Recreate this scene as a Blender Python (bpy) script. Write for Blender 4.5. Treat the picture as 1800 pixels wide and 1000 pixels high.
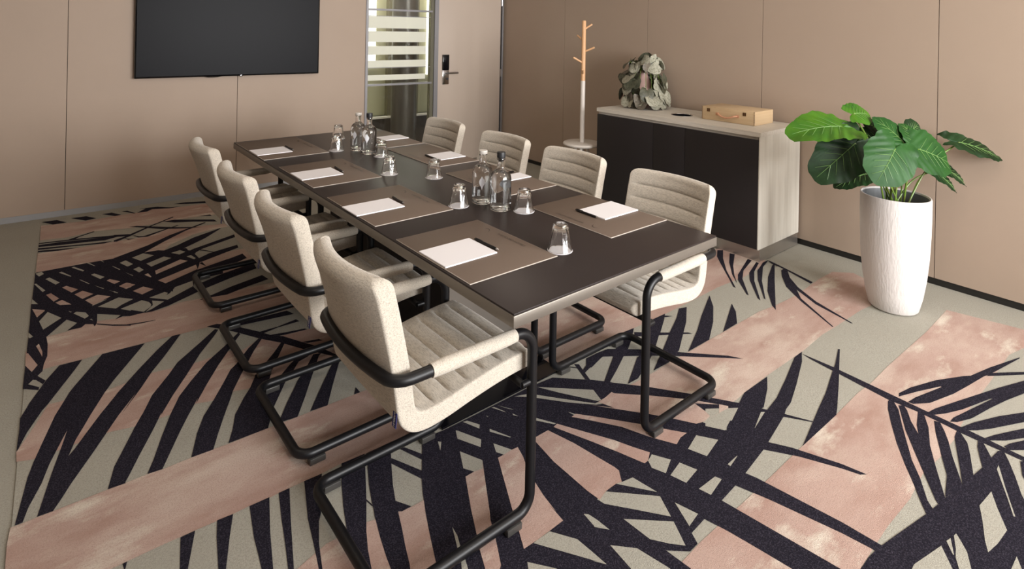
import bpy, bmesh, math, random
from mathutils import Vector, Matrix, Euler, geometry
random.seed(7)
PI = math.pi
for o in list(bpy.data.objects): bpy.data.objects.remove(o)
sc = bpy.context.scene
COL = sc.collection

# ------------------------------------------------------------------ camera
F_PX, CY_PX, CAM_Z, YAW, ROLL = 1017.16, 50.93, 1.5216, 0.69029, 0.019
cam = bpy.data.cameras.new('camera'); cam.sensor_width = 36.0; cam.sensor_fit = 'HORIZONTAL'
cam.lens = F_PX * 36.0 / 1800.0
cam.shift_y = -(500 - CY_PX) / 1800.0
cam.clip_start = 0.05
camo = bpy.data.objects.new('camera', cam); COL.objects.link(camo)
fw = Vector((math.sin(YAW), math.cos(YAW), 0)); rt = Vector((math.cos(YAW), -math.sin(YAW), 0)); up = Vector((0, 0, 1))
rt2 = rt * math.cos(ROLL) + up * math.sin(ROLL); up2 = up * math.cos(ROLL) - rt * math.sin(ROLL)
camo.matrix_world = Matrix(((rt2.x, up2.x, -fw.x, 0), (rt2.y, up2.y, -fw.y, 0), (rt2.z, up2.z, -fw.z, CAM_Z), (0, 0, 0, 1)))
sc.camera = camo

# ------------------------------------------------------------------ world, lights, exposure
sc.view_settings.view_transform = 'Standard'; sc.view_settings.look = 'None'
sc.view_settings.exposure = -0.2; sc.view_settings.gamma = 1.0; sc.view_settings.use_curve_mapping = False
w = bpy.data.worlds.new('world'); sc.world = w; w.use_nodes = True
w.node_tree.nodes['Background'].inputs[0].default_value = (0.80, 0.88, 1.0, 1)
w.node_tree.nodes['Background'].inputs[1].default_value = 1.2

def area(name, loc, rot, sx, sy, power, color, spread=180):
    l = bpy.data.lights.new(name, 'AREA'); l.shape = 'RECTANGLE'; l.size = sx; l.size_y = sy
    l.energy = power; l.color = color; l.spread = math.radians(spread)
    o = bpy.data.objects.new(name, l); COL.objects.link(o); o.location = loc; o.rotation_euler = rot
    return o
# daylight through the three windows of the wall behind the camera (local -Z turned to +Y)
WIN = [(0.70, 1.75), (1.95, 3.00), (3.20, 4.10)]
for a, b in WIN:
    area('daylight', ((a + b) / 2, -2.70, 1.62), (math.radians(90), 0, 0), b - a - .06, 1.80, 104, (1.0, 0.99, 0.98), 130)
# warm recessed ceiling lamps
for x, y in ((0.3, 0.6), (0.3, 2.7), (2.2, 0.6), (2.2, 2.7)):
    area('ceiling lamp', (x, y, 2.70), (0, 0, 0), 0.35, 0.35, 6, (1.0, 0.84, 0.70))
area('corridor light', (3.0, 6.15, 2.6), (0, 0, 0), 2.4, 0.6, 60, (1.0, 0.97, 0.82))

# ------------------------------------------------------------------ helpers
def lin(c):
    c = c / 255.0
    return c / 12.92 if c <= 0.04045 else ((c + 0.055) / 1.055) ** 2.4
def rgb(r, g, b): return (lin(r), lin(g), lin(b), 1)

def mat(name, col, rough=0.6, metal=0.0, bump=None, vary=None, spec=0.5, **kw):
    """bump=(scale, strength, dist) noise bump; vary=(scale(x,y,z), colour2, lo, hi) noise colour mix"""
    m = bpy.data.materials.new(name); m.use_nodes = True
    nt = m.node_tree; p = nt.nodes['Principled BSDF']
    p.inputs['Base Color'].default_value = col; p.inputs['Roughness'].default_value = rough
    p.inputs['Metallic'].default_value = metal; p.inputs['Specular IOR Level'].default_value = spec
    for k, v in kw.items(): p.inputs[k.replace('_', ' ')].default_value = v
    tc = nt.nodes.new('ShaderNodeTexCoord')
    last = None
    if vary:
        for (sc3, c2, lo, hi) in (vary if isinstance(vary, list) else [vary]):
            mp = nt.nodes.new('ShaderNodeMapping'); mp.inputs['Scale'].default_value = sc3
            nt.links.new(tc.outputs['Object'], mp.inputs[0])
            n = nt.nodes.new('ShaderNodeTexNoise'); n.inputs['Scale'].default_value = 1; n.inputs['Detail'].default_value = 6
            n.inputs['Roughness'].default_value = .6
            nt.links.new(mp.outputs[0], n.inputs['Vector'])
            r = nt.nodes.new('ShaderNodeMapRange'); r.inputs[1].default_value = lo; r.inputs[2].default_value = hi
            nt.links.new(n.outputs['Fac'], r.inputs[0])
            mx = nt.nodes.new('ShaderNodeMix'); mx.data_type = 'RGBA'
            nt.links.new(r.outputs[0], mx.inputs['Factor'])
            if last is None: mx.inputs['A'].default_value = col
            else: nt.links.new(last, mx.inputs['A'])
            mx.inputs['B'].default_value = c2
            last = mx.outputs['Result']
        nt.links.new(last, p.inputs['Base Color'])
    if bump:
        n = nt.nodes.new('ShaderNodeTexNoise'); n.inputs['Detail'].default_value = 3
        if isinstance(bump[0], tuple):
            mp = nt.nodes.new('ShaderNodeMapping'); mp.inputs['Scale'].default_value = bump[0]
            nt.links.new(tc.outputs['Object'], mp.inputs[0]); nt.links.new(mp.outputs[0], n.inputs['Vector']); n.inputs['Scale'].default_value = 1
        else:
            nt.links.new(tc.outputs['Object'], n.inputs['Vector']); n.inputs['Scale'].default_value = bump[0]
        b = nt.nodes.new('ShaderNodeBump'); b.inputs['Strength'].default_value = bump[1]; b.inputs['Distance'].default_value = bump[2]
        nt.links.new(n.outputs['Fac'], b.inputs['Height']); nt.links.new(b.outputs[0], p.inputs['Normal'])
    return m

def emit(name, col, strength):
    m = bpy.data.materials.new(name); m.use_nodes = True
    p = m.node_tree.nodes['Principled BSDF']; p.inputs['Base Color'].default_value = (0, 0, 0, 1)
    p.inputs['Emission Color'].default_value = col; p.inputs['Emission Strength'].default_value = strength
    return m

class MB:
    """collects geometry, then links it as ONE mesh object"""
    def __init__(s): s.v = []; s.f = []; s.m = []; s.sm = []
    def add(s, vs, fs, mi=0, smooth=False, M=None):
        o = len(s.v)
        s.v += [tuple(M @ Vector(p)) if M is not None else tuple(p) for p in vs]
        s.f += [tuple(i + o for i in f) for f in fs]; s.m += [mi] * len(fs); s.sm += [smooth] * len(fs)
        return s
    def box(s, x0, x1, y0, y1, z0, z1, mi=0, bev=0.0, M=None, seg=2):
        bm = bmesh.new(); bmesh.ops.create_cube(bm, size=1)
        for v in bm.verts:
            v.co = Vector((x0 + (v.co.x + .5) * (x1 - x0), y0 + (v.co.y + .5) * (y1 - y0), z0 + (v.co.z + .5) * (z1 - z0)))
        if bev > 0: bmesh.ops.bevel(bm, geom=list(bm.edges), offset=bev, segments=seg, profile=.5, affect='EDGES')
        bm.verts.index_update()
        s.add([v.co.copy() for v in bm.verts], [[v.index for v in f.verts] for f in bm.faces], mi, bev > 0, M)
        bm.free(); return s
    def tube(s, path, r, n=12, closed=False, mi=0, M=None, cap=True):
        P = [Vector(p) for p in path]; N = len(P); R = r if isinstance(r, (list, tuple)) else [r] * N
        T = []
        for i in range(N):
            if closed: t = P[(i + 1) % N] - P[i - 1]
            else: t = P[min(i + 1, N - 1)] - P[max(i - 1, 0)]
            T.append(t.normalized())
        ref = Vector((0, 0, 1)) if abs(T[0].z) < .9 else Vector((1, 0, 0))
        u = T[0].cross(ref).normalized(); vs = []; fr = []
        for i in range(N):
            if i: u = (T[i - 1].rotation_difference(T[i]) @ u).normalized()
            u = (u - T[i] * u.dot(T[i])).normalized(); fr.append(u.copy())
        tw = 0
        if closed:
            ul = (T[-1].rotation_difference(T[0]) @ fr[-1]).normalized()
            tw = math.atan2(ul.cross(fr[0]).dot(T[0]), ul.dot(fr[0]))
        for i in range(N):
            q = fr[i]; wv = T[i].cross(q); a0 = tw * i / N
            for k in range(n):
                a = 2 * PI * k / n + a0
                vs.append(P[i] + (q * math.cos(a) + wv * math.sin(a)) * R[i])
        fs = []
        for i in range(N if closed else N - 1):
            j = (i + 1) % N
            for k in range(n): fs.append((i * n + k, i * n + (k + 1) % n, j * n + (k + 1) % n, j * n + k))
        if not closed and cap: fs += [tuple(range(n))[::-1], tuple((N - 1) * n + k for k in range(n))]
        s.add(vs, fs, mi, True, M); return s
    def lathe(s, prof, n=32, mi=0, M=None, close=False, rad=None):
        vs = []; fs = []; N = len(prof)
        for (r, z) in prof:
            for k in range(n):
                a = 2 * PI * k / n; rr = r if rad is None else rad(r, z, a)
                vs.append((rr * math.cos(a), rr * math.sin(a), z))
        for i in range(N - 1 if not close else N):
            j = (i + 1) % N
            for k in range(n): fs.append((i * n + k, i * n + (k + 1) % n, j * n + (k + 1) % n, j * n + k))
        if not close:
            if prof[0][0] > 1e-6: fs.append(tuple(range(n))[::-1])
            if prof[-1][0] > 1e-6: fs.append(tuple((N - 1) * n + k for k in range(n)))
        s.add(vs, fs, mi, True, M); return s
    def build(s, name, mats, parent=None, merge=False, auto=True):
        me = bpy.data.meshes.new(name); me.from_pydata(s.v, [], s.f)
        for m in (mats if isinstance(mats, (list, tuple)) else [mats]): me.materials.append(m)
        for p, mi, sm in zip(me.polygons, s.m, s.sm): p.material_index = mi; p.use_smooth = sm
        if merge:
            bm = bmesh.new(); bm.from_mesh(me); bmesh.ops.remove_doubles(bm, verts=bm.verts, dist=1e-5)
            bmesh.ops.recalc_face_normals(bm, faces=bm.faces); bm.to_mesh(me); bm.free()
        me.update()
        if auto and any(s.sm): me.set_sharp_from_angle(angle=math.radians(42))
        o = bpy.data.objects.new(name, me); COL.objects.link(o)
        if parent: o.parent = parent
        return o

def tag(o, label=None, cat=None, group=None, kind=None):
    if label: o['label'] = label
    if cat: o['category'] = cat
    if group: o['group'] = group
    if kind: o['kind'] = kind
    return o
def empty(name, loc=(0, 0, 0), rz=0.0):
    o = bpy.data.objects.new(name, None); o.empty_display_size = .1; COL.objects.link(o)
    o.location = loc; o.rotation_euler = (0, 0, rz); return o
def copy_tree(o, parent=None):
    c = o.copy(); COL.objects.link(c); c.parent = parent
    for ch in list(o.children): copy_tree(ch, c)
    return c
def fillet(pts, rads, seg=8, closed=False):
    P = [Vector(p) for p in pts]; out = []; N = len(P)
    for i in range(N):
        r = rads[i]
        if (not closed and i in (0, N - 1)) or r <= 0: out.append(P[i]); continue
        a = (P[i - 1] - P[i]).normalized(); b = (P[(i + 1) % N] - P[i]).normalized()
        ang = a.angle(b); d = r / math.tan(ang / 2)
        s0 = P[i] + a * d; s1 = P[i] + b * d; c = P[i] + (a + b).normalized() * (r / math.sin(ang / 2))
        v0 = s0 - c; v1 = s1 - c
        for k in range(seg + 1):
            t = k / seg; om = v0.angle(v1)
            out.append(c + (v0 * math.sin((1 - t) * om) + v1 * math.sin(t * om)) / math.sin(om))
    return out
def catmull(pts, step):
    P = [Vector(p) for p in pts]; P = [P[0] * 2 - P[1]] + P + [P[-1] * 2 - P[-2]]; out = []
    for i in range(1, len(P) - 2):
        n = max(2, int((P[i + 1] - P[i]).length / step))
        for k in range(n):
            t = k / n
            out.append(.5 * ((2 * P[i]) + (P[i + 1] - P[i - 1]) * t + (2 * P[i - 1] - 5 * P[i] + 4 * P[i + 1] - P[i + 2]) * t * t + (3 * P[i] - P[i - 1] - 3 * P[i + 1] + P[i + 2]) * t ** 3))
    out.append(P[-2]); return out
def text_geo(txt, size, depth=0.0):
    cu = bpy.data.curves.new('txt', 'FONT'); cu.body = txt; cu.size = size; cu.extrude = depth
    cu.align_x = 'CENTER'; cu.align_y = 'CENTER'; cu.resolution_u = 3; cu.offset = size * .018
    o = bpy.data.objects.new('txt', cu); COL.objects.link(o)
    dg = bpy.context.evaluated_depsgraph_get(); me = bpy.data.meshes.new_from_object(o.evaluated_get(dg))
    vs = [v.co.copy() for v in me.vertices]; fs = [tuple(p.vertices) for p in me.polygons]
    bpy.data.objects.remove(o); bpy.data.curves.remove(cu); bpy.data.meshes.remove(me)
    return vs, fs

# ------------------------------------------------------------------ materials
GREY = (170, 167, 156)
M_carpet = mat('grey carpet', rgb(*GREY), 1.0, bump=(420, .5, .004), vary=[((200, 200, 200), rgb(132, 128, 118), .45, .8), ((3, 3, 3), rgb(160, 156, 145), .4, .9)], spec=.1)
M_pink = mat('pink carpet', rgb(184, 158, 147), 1.0, bump=(420, .5, .004), spec=.1,
             vary=[((.8, 1.3, 1), rgb(212, 197, 184), .46, .70), ((2.2, 6, 1), rgb(166, 134, 122), .45, .72), ((3.1, 7, 2), rgb(214, 204, 190), .56, .70), ((200, 200, 200), rgb(148, 120, 110), .48, .9)])
M_black = mat('charcoal carpet', rgb(34, 32, 40), 1.0, bump=(420, .5, .004), vary=((240, 240, 240), rgb(84, 79, 92), .48, .85), spec=.04)
M_wall = mat('taupe wall panel', rgb(176, 157, 141), .55, vary=((.6, .6, .6), rgb(170, 151, 135), .35, .75), spec=.25)
M_gap = mat('dark joint', rgb(60, 50, 44), .8)
M_ceil = mat('white ceiling', rgb(226, 220, 210), .9)
M_alu = mat('brushed aluminium', rgb(168, 168, 170), .42, .5, bump=((4, 300, 300), .05, .001))
M_alug = mat('grey aluminium frame', rgb(134, 132, 134), .45, .4)
M_blackbase = mat('black skirting', rgb(28, 26, 24), .5)
M_fabric = mat('oatmeal woven fabric', rgb(197, 188, 175), .95, bump=((700, 700, 700), .55, .0016), spec=.15,
               vary=[((420, 58, 420), rgb(146, 138, 127), .44, .72), ((380, 380, 380), rgb(222, 212, 196), .5, .9)], Sheen_Weight=.25)
M_blackmet = mat('black powder coated steel', rgb(15, 15, 18), .42, .0, spec=.38)
M_foot = mat('dark plastic glide', rgb(62, 60, 58), .3)
M_navy = mat('navy tag', rgb(38, 42, 104), .7)
M_white = mat('white print', rgb(225, 226, 232), .6)
M_top = mat('dark brown table top', rgb(44, 37, 36), .36, bump=(160, .03, .001), spec=.22)
M_edge = mat('taupe metal edge', rgb(124, 117, 109), .38, .55, bump=((3, 300, 300), .03, .0005))
M_blackpanel = mat('black lacquered panel', rgb(20, 19, 20), .45)
M_plate = mat('black gloss base plate', rgb(10, 10, 14), .12)
M_mat = mat('taupe leather desk pad', rgb(106, 92, 82), .5, bump=(900, .18, .0008), spec=.16)
M_matedge = mat('pale pad edge', rgb(176, 166, 156), .5)
M_print = mat('dark print', rgb(48, 40, 36), .5)
M_paper = mat('white paper', rgb(236, 234, 238), .7)
M_pen = mat('black pen plastic', rgb(14, 13, 16), .22)
M_chrome = mat('chrome', rgb(210, 210, 212), .12, 1.0)
M_glass = mat('clear glass', (1, 1, 1, 1), .0, Transmission_Weight=1.0, IOR=1.48)
M_water = mat('water', (.97, .99, .99, 1), .0, Transmission_Weight=1.0, IOR=1.333)
M_pane = mat('partition glass', (.98, 1.0, .97, 1), .0, Transmission_Weight=1.0, IOR=1.45)
M_frost = mat('frosted film', rgb(244, 244, 230), .8, Transmission_Weight=.3)
M_stopper = mat('black rubber stopper', rgb(30, 31, 34), .5)
M_cap = mat('pale cap', rgb(205, 200, 194), .45)
M_oak = mat('bleached oak laminate', rgb(214, 208, 198), .5, vary=[((90, 2.5, 90), rgb(192, 184, 172), .42, .75)], spec=.35)
M_oakend = mat('pale oak end panel', rgb(212, 207, 196), .42, vary=[((30, 60, 1.5), rgb(194, 188, 176), .42, .75)], spec=.4)
M_door = mat('anthracite cabinet front', rgb(38, 34, 35), .5, spec=.35)
M_mirror = mat('polished steel plinth', rgb(190, 184, 178), .34, .9)
M_beech = mat('beech plywood', rgb(208, 182, 146), .5, vary=[((3, 3, 60), rgb(196, 166, 128), .4, .8)])
M_beechdk = mat('finger joint end grain', rgb(96, 62, 36), .6)
M_leather = mat('tan leather', rgb(204, 150, 118), .55)
M_brass = mat('dark brass latch', rgb(96, 74, 44), .3, .8)
M_whitepaint = mat('off white paint', rgb(212, 204, 196), .45)
M_pegwood = mat('oiled beech', rgb(212, 168, 126), .5, vary=((60, 60, 4), rgb(196, 148, 104), .4, .8))
M_tv = mat('television screen', rgb(15, 15, 20), .40, spec=.10)
M_tvframe = mat('glossy black bezel', rgb(12, 12, 14), .08)
M_plant = [mat('alocasia green', rgb(36, 78, 28), .5, spec=.22, vary=((9, 9, 9), rgb(26, 60, 26), .4, .75)),
           mat('alocasia lime', rgb(66, 108, 20), .45, spec=.3, vary=((11, 11, 11), rgb(44, 92, 24), .38, .72)),
           mat('alocasia deep green', rgb(18, 38, 14), .5, spec=.2, vary=((9, 9, 9), rgb(38, 68, 36), .42, .8))]
M_vein = mat('pale vein', rgb(110, 146, 82), .4)
M_stem = mat('green petiole', rgb(96, 124, 44), .4, vary=((8, 8, 20), rgb(120, 84, 50), .5, .85))
M_pot = mat('white textured ceramic', rgb(216, 210, 207), .62, bump=((90, 90, 26), .55, .004), spec=.35)
M_potin = mat('zinc liner', rgb(120, 122, 124), .45, .3)
M_soil = mat('soil', rgb(50, 40, 32), 1.0, bump=(60, .8, .01))
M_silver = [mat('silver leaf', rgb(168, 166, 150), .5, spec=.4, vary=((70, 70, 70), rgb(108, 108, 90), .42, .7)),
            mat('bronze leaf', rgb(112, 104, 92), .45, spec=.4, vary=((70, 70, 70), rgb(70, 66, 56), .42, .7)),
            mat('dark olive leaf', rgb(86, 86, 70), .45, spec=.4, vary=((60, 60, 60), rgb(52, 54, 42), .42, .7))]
M_blush = mat('blush ceramic', rgb(190, 156, 148), .3)
M_olive = mat('olive corridor wall', rgb(172, 168, 138), .7)
M_column = mat('dark steel column', rgb(88, 82, 76), .3, .2)
M_brownfloor = mat('brown corridor floor', rgb(112, 84, 62), .35)
M_lit = emit('lit white strip', (1.0, 1.0, .90, 1), 3.2)

# ================================================================== THE SETTING
CEIL = 2.75
def struct(name, mb, mats, **k):
    o = mb.build(name, mats, **k); o['kind'] = 'structure'; return o
XL, YF = -2.6, -2.60
struct('floor', MB().box(XL - .1, 4.75, YF - .1, 6.0, -.1, 0), M_carpet)
struct('ceiling', MB().box(XL - .1, 4.75, YF - .1, 6.0, CEIL, CEIL + .1), M_ceil)
def panel_wall(name, u0, u1, seams, z0=.04, th=.1, holes=()):
    """wall in local coordinates: u along x, room side at y=0, thickness towards +y; real joints between panels"""
    m = MB(); e = [u0] + [s for s in seams if u0 < s < u1] + [u1]
    for a, b in zip(e[:-1], e[1:]):
        ga = .002 if a != u0 else 0; gb = .002 if b != u1 else 0
        m.box(a + ga, b - gb, 0, .018, z0, CEIL, 0)
    m.box(u0, u1, .018, th, 0, CEIL, 1)
    return m
# back wall, slightly oblique to the table; local x runs to the right along the wall
BA = -0.0568
def back(o): o.location = (0, 5.70, 0); o.rotation_euler = (0, 0, BA); return o
wb = struct('wall_back', panel_wall('b', -2.75, 2.636, [-2.26, -1.03, .205, 1.431]), [M_wall, M_gap]); back(wb)
bb = struct('baseboard_back', MB().box(-2.75, 2.636, -.006, .03, 0, .044), M_alu); back(bb)
hd = struct('trim_1', MB().box(2.636, 4.45, 0, .1, 2.45, CEIL), M_wall); back(hd)
# right wall, local x along +Y
RA = math.radians(90) + -0.0227
def right(o): o.location = (4.262, 0, 0); o.rotation_euler = (0, 0, RA); return o
mw = MB()
e = [-2.7, -1.2, -.05, 1.072, 2.2, 3.3, 4.4, 5.62]
for a, b in zip(e[:-1], e[1:]): mw.box(a + .002, b - .002, -.018, 0, .042, CEIL, 0)
mw.box(-2.7, 5.62, -.12, -.018, 0, CEIL, 1)
right(struct('wall_right', mw, [M_wall, M_gap]))
right(struct('baseboard_right', MB().box(-2.7, 5.60, -.0185, -.006, 0, .038), M_blackbase))
struct('wall_left', MB().box(XL - .1, XL, YF, 5.8, 0, CEIL), M_wall)
struct('baseboard_left', MB().box(XL, XL + .012, YF, 5.7, 0, .044), M_alu)
# wall behind the camera with three tall windows
mf = MB(); xs = [XL] + [c for ab in WIN for c in ab] + [4.6]
for i in range(0, len(xs) - 1, 2): mf.box(xs[i], xs[i + 1], YF - .1, YF, 0, CEIL)
for a, b in WIN: mf.box(a, b, YF - .1, YF, 0, .7); mf.box(a, b, YF - .1, YF, 2.55, CEIL)
struct('wall_front', mf, M_wall)
for i, (a, b) in enumerate(WIN):
    m = MB(); t = .035
    m.box(a, a + t, YF - .08, YF - .02, .7, 2.55); m.box(b - t, b, YF - .08, YF - .02, .7, 2.55)
    m.box(a + t, b - t, YF - .08, YF - .02, .7, .7 + t); m.box(a + t, b - t, YF - .08, YF - .02, 2.55 - t, 2.55)
    m.box((a + b) / 2 - .02, (a + b) / 2 + .02, YF - .08, YF - .02, .7 + t, 2.55 - t)
    struct('window_%d' % (i + 2), m, M_alug)

# glass partition beside the door
win = empty('window_1'); back(win); win['kind'] = 'structure'
fr = MB(); fr.box(2.636, 2.662, -.012, .07, 0, 2.45); fr.box(3.432, 3.482, -.012, .07, 0, 2.45, 0); fr.box(3.392, 3.432, .005, .06, 0, 2.45, 1)
fr.box(2.662, 3.432, 0, .05, 2.41, 2.45); fr.box(2.662, 3.392, 0, .05, 0, .05)
fr.box(2.662, 3.41, -.004, .05, 1.688, 1.708); fr.box(2.662, 3.41, -.004, .05, .900, .920)
fr.build('frame', [M_alug, mat('olive grey jamb', rgb(96, 92, 74), .5)], win)
gl = MB().box(2.662, 3.392, .02, .028, .05, 2.41); gl.build('glass_pane', M_pane, win)
for z1, z0 in ((1.628, 1.504), (1.471, 1.3585), (1.316, 1.226), (1.166, 1.092), (1.013, .956)):
    MB().box(2.672, 3.338, .016, .0195, z0, z1).build('frosted_band', M_frost, win)
for zz in (1.632, 1.088): MB().box(2.662, 3.392, .010, .0155, zz - .003, zz + .003).build('glazing_bar', M_alug, win)
# door
door = empty('door_1'); back(door); door['kind'] = 'structure'
M_doorleaf = mat('taupe door leaf', rgb(188, 172, 158), .5, spec=.3)
MB().box(3.487, 4.333, .0, .05, .006, 2.44, bev=.002).build('door_leaf', M_doorleaf, door)
lk = MB().box(3.541, 3.622, -.016, 0, .884, 1.045, 0, .003); lp = lk.build('lock_plate', M_chrome, door)
MB().box(3.539, 3.620, -.022, 0, 1.046, 1.219, 0, .004).build('card_reader', M_plate, door)
MB().tube([(3.600, -.016, 1.015), (3.600, -.055, 1.015)], .014, 14).tube(fillet([(3.592, -.055, 1.015), (3.715, -.058, 1.015)], [0, 0]), .0125, 14).build('door_handle', M_chrome, door)
MB().tube([(3.598, -.016, .948), (3.598, -.026, .948)], .013, 16).build('lock_cylinder', M_stopper, door)
for zz in (.237, .991, 1.84): MB().tube([(4.344, -.006, zz - .045), (4.344, -.006, zz + .045)], .007, 10).build('hinge', M_chrome, door)
back(struct('trim_2', MB().box(4.352, 4.372, -.004, .06, 0, 2.45, 0).box(4.333, 4.352, .03, .06, 0, 2.45, 1), [M_alug, M_blackpanel]))
# corridor seen through the partition
struct('floor_corridor', MB().box(1.2, 6.0, 5.62, 7.4, -.1, -.005), M_brownfloor)
cw = MB()   # local to the back wall: x along it, y beyond it
cw.box(1.2, 7.0, 1.16, 1.26, 0, 2.75, 0).box(1.2, 7.0, 1.10, 1.16, 0, .40, 1)
back(struct('wall_corridor', cw, [M_olive, M_column]))
back(struct('wall_corridor_side', MB().box(6.9, 7.0, .12, 1.16, 0, 2.75, 0).box(1.1, 1.2, .12, 1.26, 0, 2.75, 0), M_olive))
struct('ceiling_corridor', MB().box(1.1, 7.1, 5.3, 7.3, 2.75, 2.85), M_ceil)
M_colframe = mat('olive brown corridor frame', rgb(104, 98, 76), .5)
back(struct('trim_3', MB().box(3.375, 3.45, 1.08, 1.16, .40, 2.75, 0).box(3.74, 3.80, 1.08, 1.16, .40, 2.75, 0).box(2.6, 5, 1.06, 1.16, .375, .400, 1), [M_colframe, M_ceil]))
wl = empty('corridor_wall_light'); back(wl)
tag(wl, 'bright white light strip behind the left edge of the glass partition', 'light')
MB().box(3.130, 3.225, 1.12, 1.159, 1.02, 2.5, 0).build('lit_panel', M_lit, wl)
wl2 = empty('corridor_wall_light'); back(wl2)
tag(wl2, 'slim bright white light strip behind the right edge of the glass partition', 'light')
MB().box(3.945, 3.995, 1.12, 1.159, .90, 2.5, 0).build('lit_panel', M_lit, wl2)
cl = empty('corridor_column'); cl.location = (0, 5.70, 0); cl.rotation_euler = (0, 0, BA)
tag(cl, 'round dark metal column in the corridor behind the glass partition', 'column')
MB().lathe([(0, 0), (.150, 0), (.150, 2.749), (0, 2.749)], 48, 0, Matrix.Translation((3.345, .55, 0))).build('shaft', M_column, cl)
MB().lathe([(.151, 0), (.168, 0), (.168, .12), (.151, .125)], 48, 0, Matrix.Translation((3.345, .55, 0)), close=True).build('collar', M_alug, cl)

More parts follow.
